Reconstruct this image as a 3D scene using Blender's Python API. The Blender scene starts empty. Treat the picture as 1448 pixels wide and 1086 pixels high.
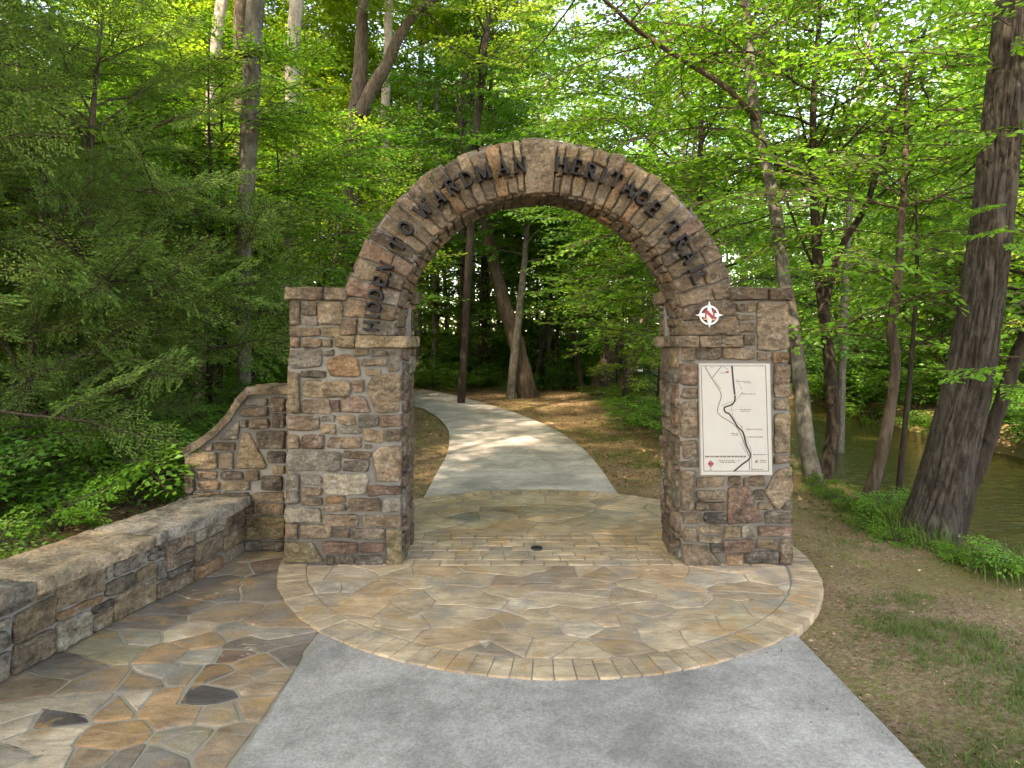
import bpy, math, random
import numpy as np
from mathutils import Vector, noise as mnoise

SEED = 11
random.seed(SEED)
rng = np.random.default_rng(SEED)
scn = bpy.context.scene
COL = scn.collection
R = math.radians

# ------------------------------------------------------------------ camera model
EYE, FOC, PITCH = 1.75, 917.0, R(3.0)
PPX, HORIZON = 720.0, 480.0
PPY = HORIZON - FOC * math.tan(PITCH)

def ray(px, py):
    cx, cy = px - PPX, PPY - py
    return (cx, FOC * math.cos(PITCH) - cy * math.sin(PITCH), FOC * math.sin(PITCH) + cy * math.cos(PITCH))

def at(px, py, d):
    r = ray(px, py); k = d / r[1]
    return Vector((r[0] * k, d, EYE + r[2] * k))

def ground(px, py, z=0.0):
    r = ray(px, py); k = (z - EYE) / r[2]
    return Vector((r[0] * k, r[1] * k, z))

def smooth(a, b, x):
    t = np.clip((x - a) / (b - a), 0, 1)
    return t * t * (3 - 2 * t)

def lin(c):
    return tuple(((v / 255) / 12.92 if v <= 10 else ((v / 255 + 0.055) / 1.055) ** 2.4) for v in c)

# ------------------------------------------------------------------ mesh building
class MB:
    def __init__(s):
        s.V = []; s.C = []; s.L = []; s.T = []; s.M = []; s.n = 0
    def add(s, v, faces, col=(1, 1, 1), mat=0):
        v = np.asarray(v, float).reshape(-1, 3)
        s.V.append(v)
        c = np.asarray(col, float)
        if c.ndim == 1: c = np.tile(c[:3], (len(v), 1))
        s.C.append(c[:, :3])
        if isinstance(faces, np.ndarray):
            s.L.append((faces + s.n).ravel()); s.T.append(np.full(len(faces), faces.shape[1]))
            s.M.append(np.full(len(faces), mat))
        else:
            for f in faces:
                s.L.append(np.asarray(f) + s.n)
            s.T.append(np.array([len(f) for f in faces])); s.M.append(np.full(len(faces), mat))
        s.n += len(v)
    def build(s, name, mats, parent=None, smooth_=True):
        me = bpy.data.meshes.new(name)
        V = np.concatenate(s.V); L = np.concatenate(s.L).astype(np.int32)
        T = np.concatenate(s.T).astype(np.int32); M = np.concatenate(s.M).astype(np.int32)
        me.vertices.add(len(V)); me.vertices.foreach_set('co', V.ravel().astype(np.float32))
        me.loops.add(len(L)); me.loops.foreach_set('vertex_index', L)
        me.polygons.add(len(T))
        st = np.concatenate([[0], np.cumsum(T)[:-1]]).astype(np.int32)
        me.polygons.foreach_set('loop_start', st)
        me.polygons.foreach_set('material_index', M)
        me.polygons.foreach_set('use_smooth', np.full(len(T), smooth_, bool))
        at_ = me.attributes.new('Col', 'FLOAT_COLOR', 'POINT')
        C = np.concatenate([np.concatenate(s.C), np.ones((len(V), 1))], 1)
        at_.data.foreach_set('color', C.ravel().astype(np.float32))
        me.update(calc_edges=True); me.validate()
        for m in (mats if isinstance(mats, (list, tuple)) else [mats]): me.materials.append(m)
        o = bpy.data.objects.new(name, me); COL.objects.link(o)
        if parent is not None: o.parent = parent
        return o

def tag(o, label=None, cat=None, group=None, kind=None):
    if label: o['label'] = label
    if cat: o['category'] = cat
    if group: o['group'] = group
    if kind: o['kind'] = kind
    return o

def empty(name, loc=(0, 0, 0), label=None, cat=None, group=None):
    o = bpy.data.objects.new(name, None); o.empty_display_size = .2
    o.location = loc; COL.objects.link(o)
    return tag(o, label, cat, group)

def dup(root, loc, rz=0, sc=1.0, label=None, group=None):
    c = root.copy(); COL.objects.link(c)
    c.location = loc; c.rotation_euler = (0, 0, rz)
    c.scale = (sc, sc, sc) if not isinstance(sc, tuple) else sc
    for ch in root.children:
        k = ch.copy(); COL.objects.link(k); k.parent = c
        for g in ch.children:
            q = g.copy(); COL.objects.link(q); q.parent = k
    if label: c['label'] = label
    if group: c['group'] = group
    return c

def nz(p, s=1.0):
    return mnoise.noise(Vector((p[0] * s, p[1] * s, p[2] * s)))

def tube(B, pts, rad, n=8, col=(1, 1, 1), mat=0, rough=0.0, cap=True):
    pts = np.asarray(pts, float); m = len(pts)
    tan = np.gradient(pts, axis=0); tan /= np.linalg.norm(tan, axis=1)[:, None] + 1e-9
    ref = np.array([0, 1., 0]) if abs(tan[0][1]) < .8 else np.array([1., 0, 0])
    V = []
    ang = np.linspace(0, 2 * math.pi, n, endpoint=False)
    for i in range(m):
        a = ref - tan[i] * ref.dot(tan[i]); a /= np.linalg.norm(a); ref = a
        b = np.cross(tan[i], a)
        r = rad[i] if np.ndim(rad) else rad
        rr = np.full(n, r)
        if rough: rr = r * (1 + rough * np.array([nz((math.cos(t) * 1.3, math.sin(t) * 1.3, i * .35 + r * 9), 1) for t in ang]))
        V.append(pts[i] + rr[:, None] * (np.cos(ang)[:, None] * a + np.sin(ang)[:, None] * b))
    V = np.concatenate(V)
    F = []
    i0 = np.arange(m - 1)[:, None] * n; j = np.arange(n)[None, :]; j2 = (j + 1) % n
    F = np.stack([i0 + j, i0 + j2, i0 + n + j2, i0 + n + j], -1).reshape(-1, 4)
    B.add(V, F, col, mat)
    if cap:
        B.add(V[-n:], [list(range(n))], col, mat)

def spline(pts, k=6):
    P = np.asarray(pts, float); out = []
    Q = np.vstack([2 * P[0] - P[1], P, 2 * P[-1] - P[-2]])
    for i in range(1, len(Q) - 2):
        for t in np.linspace(0, 1, k, endpoint=False):
            a, b, c, d = Q[i - 1], Q[i], Q[i + 1], Q[i + 2]
            out.append(.5 * (2 * b + (c - a) * t + (2 * a - 5 * b + 4 * c - d) * t * t + (3 * b - a - 3 * c + d) * t ** 3))
    out.append(P[-1])
    return np.array(out)

def box(B, x0, x1, y0, y1, z0, z1, col=(1, 1, 1), mat=0):
    v = [(x, y, z) for z in (z0, z1) for y in (y0, y1) for x in (x0, x1)]
    B.add(v, [[0, 2, 3, 1], [4, 5, 7, 6], [0, 1, 5, 4], [2, 6, 7, 3], [0, 4, 6, 2], [1, 3, 7, 5]], col, mat)

# ------------------------------------------------------------------ materials
def newmat(name):
    m = bpy.data.materials.new(name); m.use_nodes = True
    nt = m.node_tree; nt.nodes.clear()
    return m, nt, nt.nodes, nt.links

class NT:
    """small helper around a node tree"""
    def __init__(s, name):
        s.m, s.nt, s.N, s.K = newmat(name)
        s.out = s.N.new('ShaderNodeOutputMaterial')
        s.tc = s.N.new('ShaderNodeTexCoord').outputs['Object']
    def coord(s, scale=(1, 1, 1), src=None):
        mp = s.N.new('ShaderNodeMapping'); mp.inputs['Scale'].default_value = scale
        s.K.new(src or s.tc, mp.inputs['Vector']); return mp.outputs[0]
    def noise(s, scale, detail=4, rough=.55, vec=None, dist=0):
        n = s.N.new('ShaderNodeTexNoise'); n.inputs['Scale'].default_value = scale
        n.inputs['Detail'].default_value = detail; n.inputs['Roughness'].default_value = rough
        n.inputs['Distortion'].default_value = dist
        s.K.new(vec or s.tc, n.inputs['Vector']); return n.outputs['Fac']
    def voro(s, scale, feature='F1', vec=None, out='Distance'):
        n = s.N.new('ShaderNodeTexVoronoi'); n.feature = feature; n.inputs['Scale'].default_value = scale
        s.K.new(vec or s.tc, n.inputs['Vector']); return n.outputs[out]
    def ramp(s, src, stops):
        r = s.N.new('ShaderNodeValToRGB'); el = r.color_ramp.elements
        while len(el) < len(stops): el.new(.5)
        for e, (p, c) in zip(el, stops):
            e.position = p; e.color = (c, c, c, 1) if not isinstance(c, tuple) else (*c[:3], 1)
        s.K.new(src, r.inputs[0]); return r.outputs[0]
    def mix(s, a, b, fac, mode='MIX'):
        x = s.N.new('ShaderNodeMix'); x.data_type = 'RGBA'; x.blend_type = mode; x.clamp_result = False
        for sock, v in ((x.inputs[6], a), (x.inputs[7], b), (x.inputs[0], fac)):
            if hasattr(v, 'links'): s.K.new(v, sock)
            elif isinstance(v, tuple): sock.default_value = (*v[:3], 1)
            else: sock.default_value = v
        return x.outputs[2]
    def attr(s):
        a = s.N.new('ShaderNodeAttribute'); a.attribute_name = 'Col'; return a.outputs['Color']
    def bump(s, h, strength=.5, dist=.02, normal=None):
        b = s.N.new('ShaderNodeBump'); b.inputs['Strength'].default_value = strength; b.inputs['Distance'].default_value = dist
        s.K.new(h, b.inputs['Height'])
        if normal: s.K.new(normal, b.inputs['Normal'])
        return b.outputs[0]
    def principled(s, col, rough=.8, normal=None, spec=.3, metal=0):
        p = s.N.new('ShaderNodeBsdfPrincipled')
        for nm, v in (('Base Color', col), ('Roughness', rough)):
            if hasattr(v, 'links'): s.K.new(v, p.inputs[nm])
            elif isinstance(v, tuple): p.inputs[nm].default_value = (*v[:3], 1)
            else: p.inputs[nm].default_value = v
        p.inputs['Specular IOR Level'].default_value = spec; p.inputs['Metallic'].default_value = metal
        if normal: s.K.new(normal, p.inputs['Normal'])
        s.K.new(p.outputs[0], s.out.inputs['Surface']); return p

def mat_stone(name, lichen=.35, bed=(7, 7, 19), wear=1.0):
    t = NT(name)
    c = t.attr()
    big = t.ramp(t.noise(6, 6, .65), [(.3, .55), (.7, 1.45)])
    c = t.mix(c, big, 1.0, 'MULTIPLY')
    bedn = t.noise(1.0, 7, .72, t.coord(bed), .5)
    c = t.mix(c, t.ramp(bedn, [(.36, .45), (.48, 1.0), (.64, 1.45)]), .65 * wear, 'MULTIPLY')
    fine = t.noise(48, 8, .78)
    c = t.mix(c, t.ramp(fine, [(.34, .42), (.5, 1.0), (.66, 1.55)]), .8, 'MULTIPLY')
    pit = t.voro(62)
    c = t.mix(c, t.ramp(pit, [(.02, .45), (.16, 1.0)]), .55, 'MULTIPLY')
    warm = t.ramp(t.noise(8.3, 5, .65), [(.57, 0.), (.64, 1.)])
    c = t.mix(c, (.22, .125, .06), t.mix((0, 0, 0), (.35, .35, .35), warm))
    lf = t.ramp(t.noise(13, 7, .75), [(.57, 0.), (.61, 1.)])
    c = t.mix(c, (.34, .33, .30), t.mix((0, 0, 0), (lichen, lichen, lichen), lf))
    dk = t.ramp(t.noise(4.1, 7, .72), [(.58, 0.), (.66, 1.)])
    c = t.mix(c, (.03, .028, .027), t.mix((0, 0, 0), (.55, .55, .55), dk))
    facet = t.voro(17, 'F1', t.coord((1, 1, 1.6)))
    h = t.mix(t.mix(t.noise(24, 8, .72), facet, .4), bedn, .3)
    t.principled(c, .85, t.bump(h, 1.0, .06), .2)
    return t.m

def mat_mortar(name, base=(.205, .20, .182)):
    t = NT(name)
    n = t.noise(9, 6, .65)
    c = t.mix(tuple(v * .6 for v in base), tuple(v * 1.3 for v in base), n)
    t.principled(c, .95, t.bump(t.noise(90, 5, .7), .6, .01), .1)
    return t.m

def mat_flag(name):
    t = NT(name)
    c = t.attr()
    v = t.coord((1, 1, 1))
    grain = t.noise(1.0, 7, .68, t.coord((5, 14, 5)), 1.2)
    c = t.mix(c, t.ramp(grain, [(.3, .55), (.5, 1.0), (.7, 1.4)]), .8, 'MULTIPLY')
    c = t.mix(c, t.ramp(t.noise(2.2, 4, .6), [(.3, .7), (.7, 1.25)]), 1.0, 'MULTIPLY')
    c = t.mix(c, (.33, .19, .075), t.mix((0, 0, 0), (.5, .5, .5), t.ramp(t.noise(3.7, 5, .62, None, .8), [(.55, 0.), (.61, 1.)])))
    c = t.mix(c, (.42, .36, .27), t.mix((0, 0, 0), (.55, .55, .55), t.ramp(t.noise(1, 6, .6, t.coord((3.2, 6, 3)), 1.0), [(.63, 0.), (.67, 1.)])))
    c = t.mix(c, (.17, .165, .155), t.mix((0, 0, 0), (.6, .6, .6), t.ramp(t.noise(2.9, 5, .7), [(.5, 0.), (.66, 1.)])))
    c = t.mix(c, t.ramp(t.noise(120, 3, .7), [(.3, .7), (.7, 1.28)]), .7, 'MULTIPLY')
    hh = t.mix(grain, t.noise(45, 5, .7), .4)
    t.principled(c, t.ramp(t.noise(8, 4), [(.3, .75), (.7, .95)]), t.bump(hh, .6, .014), .2)
    return t.m

def mat_concrete(name, base=(.26, .265, .26), streak=False):
    t = NT(name)
    c = t.mix(tuple(v * .66 for v in base), tuple(v * 1.22 for v in base), t.ramp(t.noise(1.1, 6, .6, None, .4), [(.36, 0.), (.64, 1.)]))
    c = t.mix(c, t.ramp(t.noise(7.0, 6, .75), [(.3, .78), (.7, 1.2)]), 1.0, 'MULTIPLY')
    c = t.mix(c, t.ramp(t.noise(75, 4, .8), [(.3, .55), (.7, 1.42)]), .85, 'MULTIPLY')
    c = t.mix(c, t.ramp(t.voro(85), [(.0, .72), (.25, 1.0)]), .5, 'MULTIPLY')
    if streak:
        c = t.mix(c, t.ramp(t.noise(1, 6, .7, t.coord((.6, 5, 1))), [(.3, .82), (.7, 1.16)]), 1.0, 'MULTIPLY')
    t.principled(c, .88, t.bump(t.noise(140, 4, .7), .45, .006), .2)
    return t.m

def mat_ground():
    t = NT('forest_soil')
    mulch = t.ramp(t.noise(38, 6, .75), [(.26, (.055, .036, .023)), (.45, (.18, .119, .072)), (.6, (.30, .208, .132)), (.78, (.44, .325, .215))])
    mulch = t.mix(mulch, t.ramp(t.noise(1.3, 4, .6), [(.3, .7), (.7, 1.25)]), 1.0, 'MULTIPLY')
    moss = t.mix((.085, .105, .02), (.21, .215, .055), t.noise(60, 4, .7))
    f = t.ramp(t.noise(.9, 6, .68), [(.44, 0.), (.60, 1.)])
    f2 = t.mix(f, (0, 0, 0), t.ramp(t.noise(22, 4, .7), [(.42, 0.), (.6, 1.)]))
    c = t.mix(mulch, moss, t.mix((0, 0, 0), (.78, .78, .78), f2))
    hh = t.mix(t.noise(30, 8, .75), t.voro(55), .35)
    t.principled(c, .95, t.bump(hh, .9, .04), .1)
    return t.m

def mat_bark(name, dark, light, scale=(16, 16, 3), lichen=0.0, bump=1.0, lich_col=(.30, .31, .27)):
    t = NT(name)
    n = t.noise(1, 7, .7, t.coord(scale), .5)
    c = t.mix(dark, light, t.ramp(n, [(.33, 0.), (.68, 1.)]))
    c = t.mix(c, t.ramp(t.noise(2.0, 4, .6), [(.3, .7), (.7, 1.3)]), 1.0, 'MULTIPLY')
    if lichen:
        c = t.mix(c, lich_col, t.mix((0, 0, 0), (lichen,) * 3, t.ramp(t.noise(6.5, 6, .7), [(.5, 0.), (.6, 1.)])))
    t.principled(c, .9, t.bump(n, bump, .04), .15)
    return t.m

def mat_leaf(name, c1, c2, t1, t2, trans=.45, rough=.42, spec=.35):
    t = NT(name)
    g = t.N.new('ShaderNodeNewGeometry')
    oi = t.N.new('ShaderNodeObjectInfo')
    rnd = g.outputs['Random Per Island']
    col = t.mix(c1, c2, rnd); tcol = t.mix(t1, t2, rnd)
    hv = t.ramp(oi.outputs['Random'], [(0., .78), (1., 1.22)])
    col = t.mix(col, hv, 1.0, 'MULTIPLY'); tcol = t.mix(tcol, hv, 1.0, 'MULTIPLY')
    p = t.principled(col, rough, None, spec)
    tr = t.N.new('ShaderNodeBsdfTranslucent'); t.K.new(tcol, tr.inputs['Color'])
    ms = t.N.new('ShaderNodeMixShader'); ms.inputs[0].default_value = trans
    t.K.new(p.outputs[0], ms.inputs[1]); t.K.new(tr.outputs[0], ms.inputs[2])
    t.K.new(ms.outputs[0], t.out.inputs['Surface'])
    return t.m

def mat_plain(name, col, rough=.6, spec=.3, metal=0, var=.25, bump=0):
    t = NT(name)
    c = t.mix(tuple(v * (1 - var) for v in col), tuple(v * (1 + var) for v in col), t.noise(9, 5, .65))
    t.principled(c, rough, t.bump(t.noise(60, 4), bump, .01) if bump else None, spec, metal)
    return t.m

def mat_attr(name, rough=.8):
    t = NT(name)
    c = t.mix(t.attr(), t.ramp(t.noise(50, 3), [(.3, .75), (.7, 1.25)]), 1.0, 'MULTIPLY')
    t.principled(c, rough, None, .2); return t.m

def mat_water():
    t = NT('river_water')
    deep = t.mix((.034, .038, .012), (.062, .058, .016), t.noise(.35, 3))
    w1 = t.noise(1, 4, .6, t.coord((1.6, 5.5, 1)), .3)
    w2 = t.noise(1, 3, .6, t.coord((6, 16, 1)))
    b = t.bump(t.mix(w1, w2, .4), .7, .16)
    p = t.principled(deep, .07, b, .5)
    p.inputs['IOR'].default_value = 1.33
    return t.m

M = dict(
    stone=mat_stone('rubble_stone'), cope=mat_stone('coping_stone', .25, (6, 6, 6), .8),
    mortar=mat_mortar('mortar'), joint=mat_mortar('paving_joint', (.29, .262, .215)),
    flag=mat_flag('flagstone'), brick=mat_flag('paving_brick'),
    pad=mat_concrete('broom_concrete', (.272, .255, .236)), path=mat_concrete('path_concrete', (.365, .338, .315), True),
    soil=mat_ground(), water=mat_water(),
    bark=mat_bark('brown_bark', (.035, .026, .019), (.13, .10, .075), (16, 16, 3)),
    bark_grey=mat_bark('grey_lichen_bark', (.05, .045, .037), (.14, .13, .11), (14, 14, 5), .35, .6, (.22, .23, .20)),
    bark_pale=mat_bark('pale_bark', (.13, .11, .09), (.36, .31, .26), (14, 14, 4), .35, .6, (.36, .34, .30)),
    bark_dark=mat_bark('dark_bark', (.014, .011, .009), (.06, .048, .036), (16, 16, 4)),
    bark_big=mat_bark('furrowed_bark', (.014, .012, .010), (.080, .069, .058), (26, 26, 4), .22, .9, (.13, .125, .10)),
    twig=mat_plain('twig_bark', (.05, .038, .025), .9),
    leaf=mat_leaf('spring_leaf', (.066, .20, .018), (.125, .285, .030), (.095, .29, .018), (.22, .44, .030), .45),
    leaf_yellow=mat_leaf('canopy_leaf', (.10, .22, .022), (.185, .295, .036), (.18, .36, .024), (.36, .49, .045), .5),
    leaf_mid=mat_leaf('understory_leaf', (.054, .19, .020), (.098, .265, .032), (.080, .29, .020), (.16, .39, .030), .42),
    leaf_dark=mat_leaf('evergreen_needles', (.075, .165, .030), (.14, .24, .05), (.10, .23, .03), (.18, .31, .045), .34, .6, .2),
    grass=mat_leaf('grass_blade', (.05, .10, .018), (.11, .16, .035), (.08, .16, .02), (.15, .22, .03), .3, .5, .3),
    litter=mat_attr('leaf_litter'),
    letter=mat_plain('black_metal_letter', (.009, .009, .011), .6, .25, .0),
    white=mat_plain('white_enamel', (.48, .49, .51), .4, .4, 0, .08), red=mat_plain('dull_red_enamel', (.22, .03, .035), .45),
    tan=mat_plain('tan_enamel', (.42, .27, .12), .5),
    board=mat_plain('cream_panel', (.34, .333, .31), .45, .4, 0, .10), ink=mat_plain('black_ink', (.02, .02, .02), .5),
    rim=mat_plain('panel_edge', (.30, .28, .25), .5), ink_grey=mat_plain('grey_ink', (.12, .11, .10), .5),
    iron=mat_plain('cast_iron', (.03, .03, .03), .55, .4, .6),
)

# ------------------------------------------------------------------ stonework
PAL = {k: lin(v) for k, v in dict(
    t=(160, 136, 104), b=(122, 100, 82), d=(84, 74, 68), g=(136, 130, 122), w=(188, 178, 158), r=(116, 80, 70),
    o=(172, 128, 88), y=(142, 126, 88), k=(80, 78, 76), p=(146, 114, 98), n=(138, 118, 96)).items()}
MEAN = np.array(lin((127, 114, 97)))
for k_ in PAL: PAL[k_] = tuple((np.array(PAL[k_]) * .52 + MEAN * .48) * np.array((.60, .625, .635)))
def pick(keys, k=1.0):
    c = np.array(PAL[random.choice(keys)]); return tuple(c * random.uniform(.8, 1.2) * k)

def inset_poly(poly, g):
    P = [np.asarray(p, float) for p in poly]; n = len(P)
    area = sum(P[i][0] * P[(i + 1) % n][1] - P[(i + 1) % n][0] * P[i][1] for i in range(n))
    if area < 0: P = P[::-1]
    out = []
    for i in range(n):
        a, b, c = P[i - 1], P[i], P[(i + 1) % n]
        d1 = (b - a) / (np.linalg.norm(b - a) + 1e-9); d2 = (c - b) / (np.linalg.norm(c - b) + 1e-9)
        n1 = np.array([-d1[1], d1[0]]); n2 = np.array([-d2[1], d2[0]])
        k = 1 + n1.dot(n2)
        out.append(b + (n1 + n2) * g / max(k, .35))
    return out

def round_poly(poly, r, seg, wob):
    P = [np.asarray(p, float) for p in poly]; n = len(P); out = []
    for i in range(n):
        a, b, c = P[i - 1], P[i], P[(i + 1) % n]
        la, lc = np.linalg.norm(a - b), np.linalg.norm(c - b)
        ra = min(r * random.uniform(.6, 1.4), la * .4); rc = min(r * random.uniform(.6, 1.4), lc * .4)
        p0 = b + (a - b) / la * ra; p2 = b + (c - b) / lc * rc
        out += [p0, .25 * p0 + .5 * b + .25 * p2, p2]
        nxt = P[(i + 1) % n]; e = nxt + (b - nxt) / lc * min(r, lc * .4)
        m = int(np.linalg.norm(e - p2) / seg)
        for k in range(1, m + 1):
            out.append(p2 + (e - p2) * k / (m + 1))
    o = np.array(out)
    s = random.uniform(0, 99)
    dx = np.array([nz((p[0] * 13 + s, p[1] * 13, 3.1)) for p in o]); dy = np.array([nz((p[0] * 13, p[1] * 13 + s, 9.7)) for p in o])
    return o + np.stack([dx, dy], 1) * wob

def stone(B, poly, mp, h, col, depth=.05, r=.018, seg=.035, wob=.006, flat=.5, mat=0, gap=.0):
    """one dressed stone: outline poly (u,v), mp maps arrays u,v,h to xyz"""
    if gap: poly = inset_poly(poly, gap)
    o = round_poly(poly, r, seg, wob); n = len(o)
    c = o.mean(0); d = o - c; L = np.linalg.norm(d, axis=1)[:, None] + 1e-9
    s = random.uniform(0, 50)
    tilt = np.array([random.uniform(-1, 1), random.uniform(-1, 1)]) * flat * .35
    size = max(.06, L.mean())
    rings = [(o, np.full(n, -depth)), (o, np.full(n, h * .45))]
    ins = min(.0045, L.min() * .2); rings.append((o - d / L * ins, np.full(n, h * .82)))
    ins = min(.012, L.min() * .35); rings.append((o - d / L * ins, None))
    rings.append((c + d * .72, None)); rings.append((c + d * .48, None)); rings.append((c + d * .24, None))
    U, Hh = [], []
    for q, hh in rings:
        if hh is None:
            hh = np.array([h * (1 + flat * (1.1 * nz((p[0] * 9 + s, p[1] * 9, s)) + .9 * nz((p[0] * 26, p[1] * 26 + s, s))) + tilt.dot(p - c) / size * .8) for p in q])
        U.append(q); Hh.append(hh)
    U = np.concatenate(U + [c[None]]); Hh = np.concatenate(Hh + [np.array([h * (1 + flat * .5 * random.uniform(-1, 1))])])
    V = mp(U[:, 0], U[:, 1], Hh)
    F = []
    k = len(rings); j = np.arange(n); j2 = (j + 1) % n
    for i in range(k - 1):
        F.append(np.stack([i * n + j, i * n + j2, (i + 1) * n + j2, (i + 1) * n + j], 1))
    F = np.concatenate(F)
    base = np.asarray(col)
    cc = np.array([base * (1 + .28 * nz((p[0] * 6 + s, p[1] * 6, 1.7))) for p in U])
    tri = np.stack([(k - 1) * n + j, (k - 1) * n + j2, np.full(n, k * n)], 1)
    # winding check
    fa = V[F[n]]; nrm = np.cross(fa[1] - fa[0], fa[2] - fa[0])
    if nrm.dot(fa.mean(0) - V.mean(0)) < 0: F = F[:, ::-1]; tri = tri[:, ::-1]
    B.add(V, F, cc, mat)
    B.n -= len(V); B.V.pop(); B.C.pop()
    B.V.append(V); B.C.append(cc)
    B.L.append((tri + B.n).ravel()); B.T.append(np.full(n, 3)); B.M.append(np.full(n, mat)); B.n += len(V)

def ashlar(W, H, cu, cv, wr, hr, jit=.22):
    nu, nv = max(1, round(W / cu)), max(1, round(H / cv)); cu, cv = W / nu, H / nv
    occ = np.zeros((nv + 1, nu + 1), bool); J = {}
    def node(i, j):
        if (i, j) not in J:
            J[(i, j)] = (0 if i in (0, nu) else random.uniform(-jit, jit) * cu, 0 if j in (0, nv) else random.uniform(-jit, jit) * cv)
        return (i * cu + J[(i, j)][0], j * cv + J[(i, j)][1])
    out = []
    for j in range(nv):
        for i in range(nu):
            if occ[j, i]: continue
            h = min(random.choice(hr), nv - j); w = random.choice(wr)
            k = 0
            while k < w and i + k < nu and not occ[j, i + k]: k += 1
            w = k
            while h > 1 and occ[j:j + h, i:i + w].any(): h -= 1
            occ[j:j + h, i:i + w] = True
            out.append([node(i, j), node(i + w, j), node(i + w, j + h), node(i, j + h)])
    return out

RUB = 'ttbbbdgggwrnnnopk'
def ashlar_stones(B, W, H, mp, h=(.010, .028), cu=.085, cv=.055, wr=(2, 2, 3, 3, 4), hr=(1, 2, 2, 3), keys=RUB, gap=.008, depth=.05, k=1.0, **kw):
    for poly in ashlar(W, H, cu, cv, wr, hr):
        stone(B, poly, mp, random.uniform(*h), pick(keys, k), depth, gap=gap, **kw)

# key dimensions from the photograph
D0 = ground(760, 801).y                    # front plane of the arch
fx = lambda px, py=640: at(px, py, D0).x
fz = lambda py: at(720, py, D0).z
THICK = .62
CX, CZ = fx(763, 475), fz(475)
RO, RI = fz(198) - CZ, fz(272) - CZ
LX0, LX1 = fx(405), fx(567)
RX0, RX1 = fx(963), fx(1119)
CAPZ0, CAPZ1 = fz(425), fz(406)
print('D0', D0, 'ring', CX, CZ, RO, RI, 'pillars', LX0, LX1, RX0, RX1, CAPZ1)

RD = .50
arch = empty('stone_archway', (0, 0, 0), 'rubble stone archway with dark lettering round its curve, spanning the paved path', 'archway')

def px_poly(pts, sc, ox, oy):
    return [((lambda q: (q.x, q.z))(at(ox + x / sc, oy + y / sc, D0))) for x, y in pts]
def rect(x0, y0, x1, y1): return [(x0, y0), (x1, y0), (x1, y1), (x0, y1)]

front_map = lambda u, v, h: np.stack([u, np.full_like(u, D0) - h, v], 1)

def traced(B, lst, sc, ox, oy):
    for item in lst:
        *g, key = item
        pts = rect(*g) if not isinstance(g[0], tuple) else g
        pts = [(x + random.uniform(-3, 3), y + random.uniform(-3, 3)) for x, y in pts]
        poly = px_poly(pts, sc, ox, oy)
        area = abs(sum(poly[i][0] * poly[i - 1][1] - poly[i - 1][0] * poly[i][1] for i in range(len(poly)))) / 2
        stone(B, poly, front_map, random.uniform(.010, .028), pick(key), .05, r=.007 + .016 * min(1, area / .03), gap=.003, wob=.011)

LEFT = [(400,107,435,190,'b'),(440,108,495,155,'d'),(437,158,495,190,'g'),(497,106,582,188,'n'),(400,193,505,228,'b'),(512,191,580,230,'t'),
 (400,230,437,264,'p'),(443,233,507,264,'b'),(510,234,546,262,'n'),
 (398,268,508,330,'g'),(512,270,552,292,'d'),((520,310),(545,288),(590,280),(625,298),(645,362),(532,362),'o'),(612,268,665,288,'n'),(672,268,728,293,'d'),(643,298,725,328,'n'),(732,272,772,342,'g'),
 (437,338,520,365,'d'),(652,332,708,358,'t'),(396,342,434,483,'t'),(443,372,605,428,'t'),(610,370,652,415,'p'),((660,385),(690,350),(772,348),(772,482),(690,482),(658,410),'n'),
 (442,434,537,487,'n'),(540,436,567,481,'r'),((572,430),(650,420),(676,482),(572,482),'p'),(392,491,498,543,'b'),(502,488,552,514,'d'),(502,518,556,552,'t'),(560,488,622,522,'t'),(564,526,640,553,'g'),(628,486,698,528,'k'),(703,486,774,530,'p'),
 (392,551,433,602,'b'),(440,551,518,600,'r'),(527,561,642,600,'b'),(648,536,716,580,'t'),(723,535,774,578,'b'),
 (390,606,570,676,'g'),(575,606,672,634,'b'),(580,638,666,676,'d'),(648,585,676,600,'n'),((678,610),(700,590),(774,590),(774,714),(690,714),'n'),
 (388,683,434,786,'g'),(440,684,508,722,'g'),(442,727,508,757,'b'),((517,680),(662,680),(668,706),(650,755),(517,755),'w'),(662,721,774,758,'r'),
 (436,762,510,793,'d'),(515,760,588,782,'o'),(515,786,588,812,'b'),(596,764,706,812,'b'),(712,764,774,814,'g'),
 (386,799,506,846,'w'),(513,818,634,860,'b'),(643,820,774,862,'n'),(384,850,430,904,'b'),(434,852,542,903,'n'),(550,866,605,900,'b'),(610,868,722,905,'d'),
 ((380,910),(478,908),(518,984),(380,980),'y'),(510,910,628,950,'r'),(635,910,718,947,'r'),(522,957,550,988,'d'),(554,955,618,990,'k'),(622,957,712,990,'k'),(722,868,776,998,'y')]
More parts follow.
